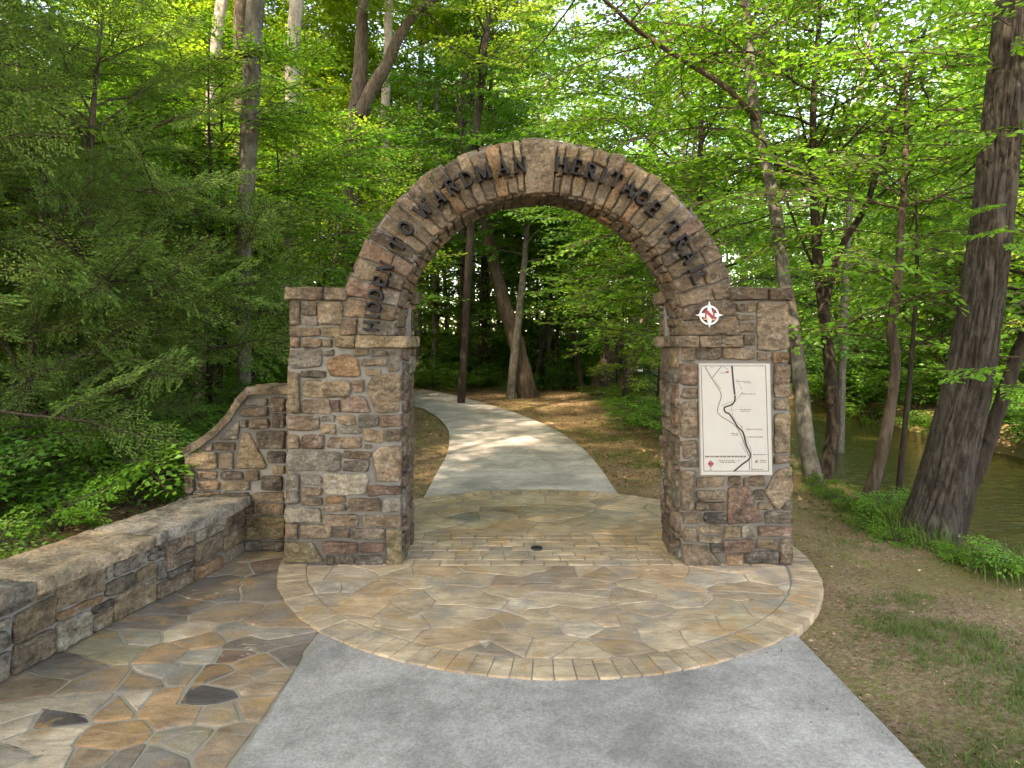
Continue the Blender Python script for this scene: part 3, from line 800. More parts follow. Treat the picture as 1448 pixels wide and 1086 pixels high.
def crazy(B, seeds, region, z, gap=.005, hh=(.0025, .0055), k=1.0, extra=1.4, asp=1.25):
    """irregular flags: voronoi cells of extra seeds are merged into the stone of a neighbouring seed"""
    xs = [p[0] for p in region]; ys = [p[1] for p in region]
    pts = [(a, b * asp) for a, b, _ in seeds]; own = list(range(len(seeds)))
    for _ in range(int(len(seeds) * extra)):
        x, y = random.uniform(min(xs), max(xs)), random.uniform(min(ys), max(ys)) * asp
        dd = [math.hypot(x - p[0], y - p[1]) for p in pts[:len(seeds)]]
        if min(dd) > .05:
            o_ = np.argsort(dd); u_ = random.random(); pts.append((x, y))
            own.append(int(o_[0]) if u_ < .55 or len(o_) < 3 else int(o_[1]) if u_ < .82 else int(o_[2]))
    reg = [(a, b * asp) for a, b in region]
    edges = {}
    key = lambda p: (round(p[0] * 2000), round(p[1] * 2000))
    pos = {}
    for i, (sx, sy) in enumerate(pts):
        poly = reg
        near = sorted(range(len(pts)), key=lambda j: (pts[j][0] - sx) ** 2 + (pts[j][1] - sy) ** 2)[1:28]
        for j in near:
            ox, oy = pts[j]
            poly = clip_half(poly, (ox - sx, oy - sy), (ox * ox + oy * oy - sx * sx - sy * sy) / 2)
            if len(poly) < 3: break
        if len(poly) < 3: continue
        ks = []
        for p in poly:
            q = key(p); pos.setdefault(q, p)
            if not ks or ks[-1] != q: ks.append(q)
        if len(ks) > 1 and ks[0] == ks[-1]: ks.pop()
        E = edges.setdefault(own[i], set())
        for a, b in zip(ks, ks[1:] + ks[:1]):
            if (b, a) in E: E.discard((b, a))
            else: E.add((a, b))
    for ow, E in edges.items():
        nxt = {}
        for a, b in E: nxt.setdefault(a, []).append(b)
        while nxt:
            st = next(iter(nxt)); loop = [st]; cur = st
            while True:
                l = nxt.get(cur)
                if not l: break
                b = l.pop()
                if not l: del nxt[cur]
                if b == st: break
                loop.append(b); cur = b
                if len(loop) > 200: break
            q = [(pos[t][0], pos[t][1] / asp) for t in loop]
            q = [p for t, p in enumerate(q) if math.hypot(p[0] - q[t - 1][0], p[1] - q[t - 1][1]) > .02]
            if len(q) < 3: continue
            area = abs(sum(q[t - 1][0] * q[t][1] - q[t][0] * q[t - 1][1] for t in range(len(q)))) / 2
            if area < .004: continue
            pp = []
            for t in range(len(q)):
                a, b = q[t], q[(t + 1) % len(q)]; L = math.hypot(b[0] - a[0], b[1] - a[1]); m = max(1, int(L / .06))
                for s_ in range(m):
                    x, y = a[0] + (b[0] - a[0]) * s_ / m, a[1] + (b[1] - a[1]) * s_ / m
                    pp.append((x + nz((x * 3.1, y * 3.1, 5)) * .03 + nz((x * 10, y * 10, 8)) * .012, y + nz((x * 3.1, y * 3.1, 15)) * .03 + nz((x * 10, y * 10, 28)) * .012))
            c = np.array(seeds[ow][2]) * random.uniform(.88, 1.12) * k
            stone(B, pp, lambda u, v, h: np.stack([u, v, z + h], 1), random.uniform(*hh), c, .008, r=.008, seg=.2, wob=.003, flat=.22, gap=gap * random.uniform(.7, 1.4))

circ = [(PCX + (PR - BANDW) * math.cos(t), PCY + (PR - BANDW) * math.sin(t)) for t in np.linspace(0, 2 * math.pi, 72, endpoint=False)]
yA, yB = ground(760, 802).y, ground(760, 758).y
SF = [(150,310,'w'),(220,360,'o'),(270,312,'o'),(385,297,'t'),(380,340,'b'),(490,345,'t'),(520,292,'t'),(620,325,'t'),(650,372,'g'),(695,295,'r'),(728,322,'r'),(835,277,'o'),(800,312,'t'),(800,348,'t'),(930,335,'b'),(1030,275,'o'),(1075,309,'o'),(1050,348,'t'),
 (1240,322,'b'),(1235,362,'t'),(1150,285,'g'),(500,450,'o'),(345,408,'t'),(290,440,'t'),(460,398,'t'),(560,408,'o'),(625,403,'d'),(632,455,'b'),(715,392,'t'),(720,460,'t'),(850,383,'b'),(900,460,'b'),(800,412,'w'),(925,400,'d'),(990,440,'t'),(1060,395,'t'),(1130,440,'t'),(1180,405,'y'),(980,372,'b'),
 (160,345,'t'),(110,285,'t'),(190,285,'g'),(300,275,'t'),(420,275,'o'),(640,275,'t'),(200,400,'t'),(810,480,'t'),(1300,290,'t'),(560,480,'d')]
SBk = [(450,150,'t'),(510,92,'t'),(575,125,'t'),(680,118,'d'),(640,88,'t'),(780,90,'t'),(790,145,'t'),(880,138,'g'),(493,127,'k'),(400,130,'b'),(430,105,'t'),(620,160,'o'),(705,162,'t'),(930,105,'t'),(960,150,'b'),(900,85,'t'),(560,155,'t'),(730,130,'b'),(1000,110,'t')]
def cseed(lst, sc, ox, oy, FP=FP):
    r_ = []
    for x, y, k in lst:
        g = ground(ox + x / sc, oy + y / sc); r_.append((g.x, g.y, FP[k]))
    return r_
B = MB()
disc = [(PCX + (PR - .004) * math.cos(t), PCY + (PR - .004) * math.sin(t), z) for z in (.010, -.06) for t in np.linspace(0, 2 * math.pi, 96, endpoint=False)]
B.add(disc, [list(range(96))] + [[i, 96 + i, 96 + (i + 1) % 96, (i + 1) % 96] for i in range(96)], (1, 1, 1), 1)
crazy(B, cseed(SF, 1.81, 380, 660, FPC), clip_half(circ, (0, 1), yA - .005), .012)
crazy(B, cseed(SBk, 1.81, 380, 660, FPC), clip_half(circ, (0, -1), -(yB + .005)), .012)
tag(B.build('stone_plaza', [M['flag'], M['joint']]), kind='structure')
B = MB()
nb = 114
bm = lambda u, v, h: np.stack([PCX + v * np.cos(u / PR), PCY + v * np.sin(u / PR), .013 + h], 1)
a = 0
for i in range(nb):
    w = 2 * math.pi / nb * PR
    c = np.array(lin((160, 141, 116))) * random.uniform(.84, 1.06)
    stone(B, [(i * w + .003, PR - BANDW + .008), ((i + 1) * w - .003, PR - BANDW + .008), ((i + 1) * w - .003, PR + random.uniform(0, .012)), (i * w + .003, PR + random.uniform(0, .012))], bm, random.uniform(.003, .006), c, .05, r=.008, seg=.06, wob=.003, flat=.25)
rows = 7
rh = (yB - yA) / rows
for j in range(rows):
    xx = LX0 - .25 + (j % 2) * .11
    while xx < RX1 + .2:
        w = random.uniform(.17, .24)
        yy = yA + j * rh
        if math.hypot(max(abs(xx - PCX), abs(xx + w - PCX)), max(abs(yy - PCY), abs(yy + rh - PCY))) < PR - BANDW:
            c = np.array(lin((160, 141, 116))) * random.uniform(.84, 1.06)
            stone(B, [(xx + .004, yy + .004), (xx + w - .004, yy + .004), (xx + w - .004, yy + rh - .004), (xx + .004, yy + rh - .004)], lambda u, v, h: np.stack([u, v, .013 + h], 1), random.uniform(.003, .008), c, .02, r=.010, seg=.08, wob=.003, flat=.25)
        xx += w
tag(B.build('brick_paving', [M['brick']]), kind='structure')

g = ground(759, 779)
dc = empty('drain_cover', (g.x, g.y, .018), 'small round dark drain cover set in the paving bricks under the arch', 'drain cover')
B = MB()
tt = np.linspace(0, 2 * math.pi, 28, endpoint=False)
prof_ = [(.048, -.01), (.048, .010), (.044, .013), (.034, .013), (.032, .009), (.02, .009), (.018, .012), (0.001, .012)]
V = [(r_ * math.cos(t), r_ * math.sin(t), z) for r_, z in prof_ for t in tt]
B.add(V, [[i * 28 + j, i * 28 + (j + 1) % 28, (i + 1) * 28 + (j + 1) % 28, (i + 1) * 28 + j] for i in range(len(prof_) - 1) for j in range(28)])
B.build('lid', [M['iron']], dc)

# left terrace
pl0, pl1 = ground(437, 910), ground(340, 1086)
XE = (pl0.x + pl1.x) / 2
print('pad left', pl0.x, pl1.x, 'right', ground(1130, 905).x, ground(1310, 1086).x)
XR = (ground(1130, 905).x + ground(1310, 1086).x) / 2
ST_ = [(745,755,'k'),(715,840,'k'),(420,870,'o'),(390,985,'o'),(640,985,'y'),(920,800,'b'),(815,695,'r'),(575,695,'o'),(400,690,'y'),(230,745,'d'),(110,795,'b'),(560,755,'g'),(340,800,'b'),(200,912,'k'),(60,930,'w'),(150,985,'w'),(60,1040,'g'),(650,615,'w'),(700,650,'o'),(810,620,'g'),(960,655,'d'),(930,580,'b'),
 (900,480,'d'),(720,480,'d'),(755,900,'t'),(790,990,'b'),(640,905,'o'),(880,880,'b'),(510,1060,'d'),(820,400,'b'),(900,392,'r'),(640,530,'d'),(540,590,'d'),(470,640,'g'),(620,760,'g'),(480,790,'d'),(300,870,'w'),(430,1060,'d'),(300,1060,'b'),(860,360,'t'),(760,560,'b'),(1000,690,'d'),(880,720,'b'),(700,700,'g')]
seeds = cseed(ST_, 2.435, 0, 640)
for i in range(150):
    x, y = random.uniform(-4.2, XE), random.uniform(-2.5, 5.6)
    if y > 2.9 and x > -2.75: continue
    if min(math.hypot(x - s[0], y - s[1]) for s in seeds) > .28: seeds.append((x, y, FP[random.choice('dbtgoyd')]))
reg = [(-3.6, -2.0), (XE - .012, -2.0), (XE - .012, D0 + .45), (-2.5, D0 + .45), (-3.0, 3)]
B = MB()
B.add([(-3.6, -2, -.002), (XE, -2, -.002), (XE, D0 + .5, -.002), (-2.5, D0 + .5, -.002), (-3.0, 3, -.002)], [[0, 1, 2, 3, 4]], (1, 1, 1), 1)
crazy(B, seeds, reg, -.001, .008, (.004, .008), .76, 1.0)
tag(B.build('flagstone_terrace', [M['flag'], M['joint']]), kind='structure')

# concrete pad in front
B = MB()
def sheet(B, xs, ys, zf, col=(1, 1, 1), mat=0):
    X, Y = np.meshgrid(xs, ys); Z = zf(X, Y); nx_ = len(xs)
    V = np.stack([X, Y, Z], -1).reshape(-1, 3)
    i = np.arange(len(ys) - 1)[:, None] * nx_; j = np.arange(nx_ - 1)[None, :]
    B.add(V, np.stack([i + j, i + j + 1, i + nx_ + j + 1, i + nx_ + j], -1).reshape(-1, 4), col, mat)
PT = .006
box(B, XE + .004, XR, -3.0, PCY, -.12, PT)
tag(B.build('concrete_pad', [M['pad']], None, False), kind='structure')

# path beyond the arch
Rr = [(876, 701), (853, 668), (830, 640), (810, 624), (790, 610), (767, 599), (740, 588), (716, 579.5), (690, 572), (665, 564.5), (640, 558), (614, 553.5), (590, 550)]
Ll = [(600, 702), (616, 672), (631, 645), (635, 628), (635, 612), (630, 602), (620, 591), (605, 582), (587, 575)]
Rp = [tuple(ground(*p))[:2] for p in Rr]; Lp = [tuple(ground(*p))[:2] for p in Ll]
Rp = [(Rp[0][0] + .1, PCY + .6)] + Rp + [(-6.2, 25.2), (-12, 27.5), (-20, 29)]
Lp = [(Lp[0][0] - .05, PCY + .6)] + Lp + [(-5.0, 19.9), (-12, 23.4), (-20, 25.5)]
def resample(P, n):
    S = spline(np.array(P), 8); a = np.concatenate([[0], np.cumsum(np.linalg.norm(np.diff(S, axis=0), axis=1))])
    t = np.linspace(0, a[-1], n); return np.stack([np.interp(t, a, S[:, 0]), np.interp(t, a, S[:, 1])], 1)
nP = 121
RP, LP = resample(Rp, nP), resample(Lp, nP)
B = MB()
i = 0
while i < nP - 1:
    j = min(i + 12, nP - 1)
    V = []
    for k in range(i, j + 1):
        a, b = LP[k], RP[k]
        f = .0
        if k == j and j < nP - 1: a = a + (LP[k - 1] - a) * .012; b = b + (RP[k - 1] - b) * .012
        V += [(a[0], a[1], -.1), (a[0], a[1], .004), (b[0], b[1], .004), (b[0], b[1], -.1)]
    m = j - i
    F = [[k * 4 + q, k * 4 + 4 + q, k * 4 + 4 + (q + 1) % 4, k * 4 + (q + 1) % 4] for k in range(m) for q in range(3)] + [[0, 1, 2, 3], [m * 4 + 3, m * 4 + 2, m * 4 + 1, m * 4]]
    B.add(V, F); i = j
tag(B.build('concrete_path', [M['path']], None, False), kind='structure')

# ------------------------------------------------------------------ terrain and river
def wall_x(y):
    idx = np.argsort(WC[:, 1]); return np.interp(y, WC[idx, 1], WC[idx, 0])
def near_bank(y): return 4.55 + .05 * (y - 6) * (y > 6) + .25 * np.sin(y * .55 + 1) * np.clip((y - 6) / 4, 0, 1)
def far_bank(y): return 10.4 + .02 * y + .5 * np.sin(y * .33)
WATER = -.58
def gz(x, y):
    x = np.asarray(x, float); y = np.asarray(y, float)
    z = np.full(np.broadcast(x, y).shape, -.035)
    z = z - .10 * smooth(2.3, 4.3, x)
    near = 1 - smooth(5.45, 5.75, y)
    liftn = .34 * smooth(0, 1, (wall_x(y) - .20 - x) / .12)
    liftf = .42 * smooth(2.6, 5.0, -x) * smooth(5.5, 9, y + 0 * x)
    z = z + np.where(near > .5, liftn, np.maximum(liftf, .34 * smooth(2.72, 2.84, -x) * (1 - smooth(5.9, 8, y))))
    z = z + .5 * smooth(5, 14, -x)
    nb_, fb = near_bank(y), far_bank(y)
    bed = -1.0
    inr = smooth(nb_ - .35, nb_ + .75, x) * (1 - smooth(fb - .8, fb + .6, x))
    z = z * (1 - inr) + bed * inr
    z = z + .45 * smooth(fb, fb + 6, x)
    z = z + .05 * np.sin(x * 1.7 + y * .6) * np.sin(y * 1.3 - x * .4) * smooth(0, 3, np.abs(x - .3) - 2.2) * smooth(6, 9, y)
    return z
ax = np.concatenate([np.arange(-90, -9, 3), np.arange(-9, 13, .11), np.arange(13.2, 95, 3)])
ay = np.concatenate([np.arange(-16, -1, 1.0), np.arange(-1, 16, .11), np.arange(16.2, 40, .6), np.arange(41, 130, 4)])
B = MB()
def gzn(X, Y):
    Z = gz(X, Y)
    f = np.sin(X * 9.1 + np.sin(Y * 7.3) * 1.7) * np.sin(Y * 8.3 + np.sin(X * 6.1) * 1.3)
    on = (np.abs(X - .3) > 1.6)
    return Z + .008 * f * on
sheet(B, ax, ay, gzn)
tag(B.build('ground', [M['soil']]), kind='structure')
B = MB()
yy = np.linspace(-16, 70, 120)
V, F = [], []
for y in yy: V += [(float(near_bank(y)) - .6, y, WATER), (float(far_bank(y)) + 1.2, y, WATER)]
B.add(V, [[2 * i, 2 * i + 1, 2 * i + 3, 2 * i + 2] for i in range(len(yy) - 1)])
tag(B.build('river', [M['water']]), kind='structure')

# ------------------------------------------------------------------ foliage
class Leaves:
    def __init__(s): s.P = []; s.D = []; s.N = []; s.L = []; s.tw = []
    def cat(s): return np.concatenate(s.P), np.concatenate(s.D), np.concatenate(s.N), np.concatenate(s.L)

def unit(v): return v / (np.linalg.norm(v, axis=-1, keepdims=True) + 1e-9)

def make_spray(L=1.5, ll=.085, sp=.07, ntw=16, seed=0, jit=.35, narrow=False):
    r = np.random.default_rng(seed)
    P, D, Nn, LL, tw = [], [], [], [], []
    ax_ = lambda t: np.array([t * L, .05 * L * math.sin(t * 4 + seed), -.16 * L * t * t])
    tw.append((np.array([ax_(t) for t in np.linspace(0, 1, 5)]), np.linspace(.009, .002, 5) * L))
    for i, t in enumerate(np.linspace(.10, 1.0, ntw)):
        sd = 1 if i % 2 else -1
        a = R(r.uniform(38, 62)) if i < ntw - 1 else 0
        tl = L * (.46 * (1 - t) ** .8 + .10) * r.uniform(.7, 1.15)
        d = np.array([math.cos(a), sd * math.sin(a), r.uniform(-.12, .18)])
        b = ax_(t)
        n_ = max(2, int(tl / sp))
        s_ = np.linspace(sp * .6, tl, n_)
        p = b + d * s_[:, None] + np.array([0, 0, -.25]) * (s_[:, None] ** 2)
        tw.append((np.array([b, b + d * tl * .5 - np.array([0, 0, .06 * tl * tl]), p[-1]]), np.array([.004, .003, .0015]) * L))
        sg = np.where(np.arange(n_) % 2, 1, -1)
        lat = np.cross(np.array([0, 0, 1.]), d); lat /= np.linalg.norm(lat)
        ld = d * .75 + lat * sg[:, None] * .75; ld[-1] = d
        ld = ld + r.normal(0, .16, ld.shape) + np.array([0, 0, -.18])
        nn = np.array([0, 0, 1.]) + r.normal(0, jit, (n_, 3))
        P.append(p); D.append(ld); Nn.append(nn); LL.append(ll * r.uniform(.65, 1.2, n_))
    return np.concatenate(P), unit(np.concatenate(D)), np.concatenate(Nn), np.concatenate(LL), tw

SPR = [make_spray(seed=k) for k in range(7)]
SPR_FINE = [make_spray(1.2, .062, .030, 26, seed=20 + k, jit=.9) for k in range(5)]

def add_leaves(B, P, D, Nn, LL, width=.30, six=False, mat=0):
    D = unit(D); Nn = unit(Nn - D * (Nn * D).sum(1, keepdims=True)); S = np.cross(Nn, D)
    L = LL[:, None]; n_ = len(P)
    if six:
        V = np.stack([P, P + D * L * .32 + S * L * width * .95 + Nn * L * .05, P + D * L * .68 + S * L * width * .75 + Nn * L * .02, P + D * L - Nn * L * .10,
                      P + D * L * .68 - S * L * width * .75 + Nn * L * .02, P + D * L * .32 - S * L * width * .95 + Nn * L * .05], 1).reshape(-1, 3)
        b = np.arange(n_)[:, None] * 6
        F = np.concatenate([b + np.array([[0, 1, 2, 3]]), b + np.array([[0, 3, 4, 5]])])
    else:
        V = np.stack([P, P + D * L * .42 + S * L * width + Nn * L * .06, P + D * L - Nn * L * .08, P + D * L * .42 - S * L * width + Nn * L * .06], 1).reshape(-1, 3)
        F = np.arange(n_)[:, None] * 4 + np.array([[0, 1, 2, 3]])
    B.add(V, F, (1, 1, 1), mat)

def frame(d, roll=0.0):
    d = np.asarray(d, float); d = d / np.linalg.norm(d)
    up = np.array([0, 0, 1.]) if abs(d[2]) < .92 else np.array([1., 0, 0])
    y = np.cross(up, d); y /= np.linalg.norm(y); z = np.cross(d, y)
    c, s = math.cos(roll), math.sin(roll)
    return np.stack([d, y * c + z * s, z * c - y * s])      # rows: local axes

class Crown:
    def __init__(s, lib=SPR, width=.30, twigs=True, six=False, lmul=1.0):
        s.lib, s.width, s.tw, s.six, s.lmul = lib, width, twigs, six, lmul
        s.A = []; s.T = []
    def spray(s, o, d, sc=1.0, roll=0.0):
        P, D, Nn, LL, tw = random.choice(s.lib)
        Mx = frame(d, roll)
        if random.random() < .5: fl = np.array([1, -1, 1.])
        else: fl = np.array([1, 1, 1.])
        s.A.append(((P * fl) @ Mx * sc + np.asarray(o), (D * fl) @ Mx, Nn @ Mx, LL * sc ** .35 * s.lmul))
        if s.tw:
            for pts, rad in tw: s.T.append(((pts * fl) @ Mx * sc + np.asarray(o), rad * sc))
    def build(s, name, leafmat, parent, keep_main=False):
        B = MB()
        P, D, Nn, LL = (np.concatenate([a[k] for a in s.A]) for k in range(4))
        add_leaves(B, P, D, Nn, LL, s.width, s.six, 0)
        for pts, rad in s.T: tube(B, pts, rad, 3, (1, 1, 1), 1, cap=False)
        return B.build(name, [leafmat, M['twig']], parent, False)

def limb_pts(o, d, L, droop=.0, wig=.12, n=5):
    o = np.asarray(o, float); d = np.asarray(d, float); d /= np.linalg.norm(d)
    t = np.linspace(0, 1, n)[:, None]
    w = np.cumsum(rng.normal(0, wig * L / n, (n, 3)), 0); w[0] = 0
    return o + d * t * L + w + np.array([0, 0, -droop * L]) * t * t

def tree_mesh(root, pts, rad, limbs, bark, leafmat, lib=SPR, sc=(1, 1.3), dens=1.0, width=.34, six=False, n=10, lmul=1.0, twigs=True, rough=.12, limb_r=.45, extra=(), rollr=.4, elr=.3):
    """limbs: list of (t along trunk, azimuth, elev, length)"""
    B = MB(); S = np.asarray(pts, float); rad = np.asarray(rad, float)
    tube(B, S, rad, n, rough=rough)
    a = np.concatenate([[0], np.cumsum(np.linalg.norm(np.diff(S, axis=0), axis=1))]); a /= a[-1]
    C = Crown(lib, width, twigs, six, lmul * (1.25 if lib is SPR else 1))
    for t, az, el, L in limbs:
        o = np.array([np.interp(t, a, S[:, k]) for k in range(3)]); r0 = np.interp(t, a, rad)
        d = (math.cos(az) * math.cos(el), math.sin(az) * math.cos(el), math.sin(el))
        P = limb_pts(o, d, L, .12)
        rr = min(r0 * limb_r, .012 + .016 * L)
        tube(B, P, np.linspace(rr, .006, len(P)), 5, rough=.1)
        m = max(2, int(L * 2.4 * dens))
        for k in range(m):
            f = random.uniform(.28, 1.0) if k else 1.0
            q = np.array([np.interp(f, np.linspace(0, 1, len(P)), P[:, j]) for j in range(3)])
            aa = az + (random.choice((-1, 1)) * random.uniform(.3, 1.1) if k else random.uniform(-.2, .2))
            e2 = random.uniform(-.25, elr)
            C.spray(q, (math.cos(aa), math.sin(aa), e2), random.uniform(*sc) * (.75 if L < 1.2 else 1), random.uniform(-rollr, rollr))
    for o, d, s_ in extra: C.spray(o, d, s_, random.uniform(-.4, .4))
    tr = B.build('trunk', [bark], root)
    cr = C.build('crown', leafmat, root) if C.A else None
    return tr, cr

def wavy(h, lean=(0, 0), amp=.12, n=12, z0=-.25):
    t = np.linspace(0, 1, n)
    p1, p2 = random.uniform(0, 6), random.uniform(0, 6)
    return np.stack([lean[0] * t + amp * np.sin(t * 5 + p1) * t, lean[1] * t + amp * np.sin(t * 4 + p2) * t, z0 + (h - z0) * t], 1)

# --- prototypes of the wood
def under_tree(h, leafmat, bark, dens=1.0, lo=.14, r0=.07, lmul=1.0, sc=(.9, 1.25), Lm=2.4):
    root = empty('understory_tree', (0, 0, 0), 'layered green understory tree in the wood', 'tree')
    S = wavy(h, (random.uniform(-.6, .6), random.uniform(-.6, .6)), .2)
    rad = np.linspace(r0, .012, len(S)); limbs = []
    nl = int(h * 3.4 * dens); az = 0
    for k in range(nl):
        t = lo + (1 - lo) * (k + random.random() * .6) / nl
        az += 2.399 + random.uniform(-.4, .4)
        limbs.append((min(t, .99), az, R(random.uniform(8, 40)), Lm * (.35 + .65 * math.sin(math.pi * min(1, (1 - t) * .9 + .12))) * random.uniform(.7, 1.15)))
    tree_mesh(root, S, rad, limbs, bark, leafmat, sc=sc, n=8, lmul=lmul)
    return root

def canopy_tree(h, leafmat, bark, r0=.18, lo=.38, lmul=1.5, Lm=3.4, dens=.75):
    root = empty('canopy_tree', (0, 0, 0), 'tall straight canopy tree in the wood', 'tree')
    S = wavy(h, (random.uniform(-1, 1), random.uniform(-1, 1)), .25, 16)
    rad = np.linspace(r0, .03, len(S)) * (1 + .25 * np.exp(-np.linspace(0, 1, len(S)) * 18)); limbs = []
    nl = int(h * 2.3); az = random.uniform(0, 6)
    for k in range(nl):
        t = lo + (1 - lo) * (k + random.random() * .7) / nl
        az += 2.399 + random.uniform(-.5, .5)
        limbs.append((min(t, .99), az, R(random.uniform(10, 50)), Lm * (.3 + .7 * math.sin(math.pi * min(1, (1 - t) * .85 + .15))) * random.uniform(.6, 1.2)))
    tree_mesh(root, S, rad, limbs, bark, leafmat, sc=(1.2, 1.8), n=10, lmul=lmul, dens=dens, twigs=False)
    return root

def shrub(h, leafmat, lmul=1.0, six=False, ns=5, lib=SPR, width=.3):
    root = empty('shrub', (0, 0, 0), 'leafy green shrub on the forest floor', 'shrub')
    B = MB(); C = Crown(lib, width, True, six, lmul)
    for k in range(ns):
        az = k * 2 * math.pi / ns + random.uniform(-.5, .5); el = R(random.uniform(45, 82))
        L = h * random.uniform(.6, 1.05)
        P = limb_pts((random.uniform(-.08, .08), random.uniform(-.08, .08), -.08), (math.cos(az) * math.cos(el), math.sin(az) * math.cos(el), math.sin(el)), L, .05)
        tube(B, P, np.linspace(.012, .004, len(P)), 5)
        for q in range(max(3, int(L * 6))):
            f = random.uniform(.2, 1); o = np.array([np.interp(f, np.linspace(0, 1, len(P)), P[:, j]) for j in range(3)])
            aa = az + random.uniform(-1.6, 1.6)
            C.spray(o, (math.cos(aa), math.sin(aa), random.uniform(-.1, .5)), random.uniform(.28, .55) * (h ** .4), random.uniform(-.5, .5))
    B.build('stem', [M['twig']], root); C.build('foliage', leafmat, root)
    return root

def needle_tree(h, seed):
    random.seed(seed)
    root = empty('evergreen_tree', (0, 0, 0), 'dark feathery evergreen tree', 'evergreen tree')
    S = wavy(h, (random.uniform(-.2, .2), random.uniform(-.2, .2)), .08)
    rad = np.linspace(.10, .012, len(S)); limbs = []
    nl = int(h * 9); az = 0
    for k in range(nl):
        t = .05 + .94 * (k + random.random() * .6) / nl; az += 2.399 + random.uniform(-.3, .3)
        limbs.append((t, az, R(random.uniform(2, 58)), (2.3 * (1 - t) ** .8 + .4) * random.uniform(.65, 1.15)))
    tree_mesh(root, S, rad, limbs, M['bark'], M['leaf_dark'], lib=SPR_FINE, sc=(.5, .85), width=.17, n=8, dens=1.35, lmul=1.0, rollr=1.3, elr=.9)
    return root

used = {}
def put(proto, name, x, y, rz, sc, label, group, dz=0):
    key = id(proto)
    loc = (x, y, float(gz(x, y)) + dz)
    if key not in used:
        used[key] = 1; proto.location = loc; proto.rotation_euler = (0, 0, rz); proto.scale = (sc, sc, sc) if not isinstance(sc, tuple) else sc
        proto['label'] = label; proto['group'] = group
        return proto
    return dup(proto, loc, rz, sc, label, group)

random.seed(5)
UN = [under_tree(h, M[lm], M[bk_], dens=dn, lo=lo, r0=r0) for h, lm, bk_, dn, lo, r0 in (
    (7.5, 'leaf_yellow', 'bark_dark', 1.0, .12, .07), (6.2, 'leaf_mid', 'bark', 1.0, .08, .06), (8.6, 'leaf', 'bark_grey', .95, .16, .09),
    (5.0, 'leaf_mid', 'bark_dark', 1.1, .06, .05), (9.5, 'leaf', 'bark_dark', .9, .2, .10), (6.8, 'leaf_mid', 'bark', 1.0, .1, .07))]
CA = [canopy_tree(h, M['leaf_yellow'], M[bk_], r0, lo) for h, bk_, r0, lo in ((17, 'bark_pale', .17, .42), (20, 'bark_grey', .20, .40), (15, 'bark', .15, .34), (18, 'bark_pale', .16, .45), (22, 'bark', .22, .42))]
SH_ = [shrub(1.1, M['leaf_mid'], .9), shrub(.8, M['leaf'], 1.0), shrub(1.5, M['leaf_mid'], 1.0, ns=7), shrub(.55, M['leaf'], .85, ns=6)]
NE = [needle_tree(7.5, 31), needle_tree(5.5, 32), needle_tree(8.5, 33)]
random.seed(8)

# --- individually placed trunks (all points from the photograph at measured distances)
def photo_tree(name, label, cat, pts, d, widths, bark, leafmat, top=None, limbs=(), base_extra=True, dens=1.0, sc=(.9, 1.3), lmul=1.0, n=12, extra=(), group=None, rough=.12, dd=0.0, twigs=True, up=1.0):
    """pts: photo points from the ground up; widths in photo pixels"""
    P = [np.array(at(px, py, d + dd * i)) for i, (px, py) in enumerate(pts)]
    rad = [w * .5 * d / FOC for w in widths]
    b = P[0].copy(); g = float(gz(b[0], b[1])) - .25
    if b[2] > g + .05:
        k = P[0] - P[1]; k = k / (abs(k[2]) + 1e-6); h = b[2] - g
        P.insert(0, np.array([b[0] + k[0] * h * .6, b[1], g])); rad.insert(0, rad[0] * 1.15)
    if top is not None:
        for p_, r_ in top: P.append(P[-1] + np.array(p_)); rad.append(r_)
    root = empty(name, tuple(P[0]), label, cat, group)
    base = np.array(P[0])
    S = spline(np.array(P) - base, 6); rr = np.interp(np.linspace(0, 1, len(S)), np.linspace(0, 1, len(rad)), rad)
    tree_mesh(root, S, rr, list(limbs), bark, leafmat, n=n, sc=sc, dens=dens, lmul=lmul, extra=[(np.asarray(o) - base, dd_, s_) for o, dd_, s_ in extra], rough=rough, twigs=twigs)
    return root, base

def crown_limbs(lo, hi, n_, Lm, el=(5, 45)):
    az = random.uniform(0, 6); out = []
    for k in range(n_):
        az += 2.399 + random.uniform(-.4, .4)
        out.append((lo + (hi - lo) * (k + random.random()) / n_, az, R(random.uniform(*el)), Lm * random.uniform(.55, 1.15)))
    return out

photo_tree('canopy_tree', 'slim grey-brown trunk rising straight behind the wing wall, left of the arch', 'tree', [(345, 545), (344, 440), (346, 330), (351, 220), (356, 110), (361, 0)], 9.0, [19, 20, 21, 24, 25, 25], M['bark_grey'], M['leaf_yellow'],
           [((.1, .3, 4), .09), ((.1, .3, 5), .05)], crown_limbs(.62, .99, 26, 2.6), dens=.8, lmul=1.1, rough=.08)
photo_tree('canopy_tree', 'pale trunk leaning right at the upper left, lit by the sun', 'tree', [(296, 200), (299, 130), (306, 60), (314, 0)], 14, [13, 14, 15, 16], M['bark_pale'], M['leaf_yellow'], [((.3, .3, 4), .09), ((.2, .3, 4), .04)], crown_limbs(.62, .99, 26, 3.0), lmul=1.4, twigs=False, dens=.8)
photo_tree('canopy_tree', 'shaded trunk close behind the slim grey-brown one at the upper left', 'tree', [(338, 190), (339, 100), (341, 0)], 20, [16, 18, 18], M['bark'], M['leaf_yellow'], [((.2, .3, 4), .14), ((.2, .3, 4), .05)], crown_limbs(.66, .99, 24, 3.2), lmul=1.5, twigs=False, dens=.8)
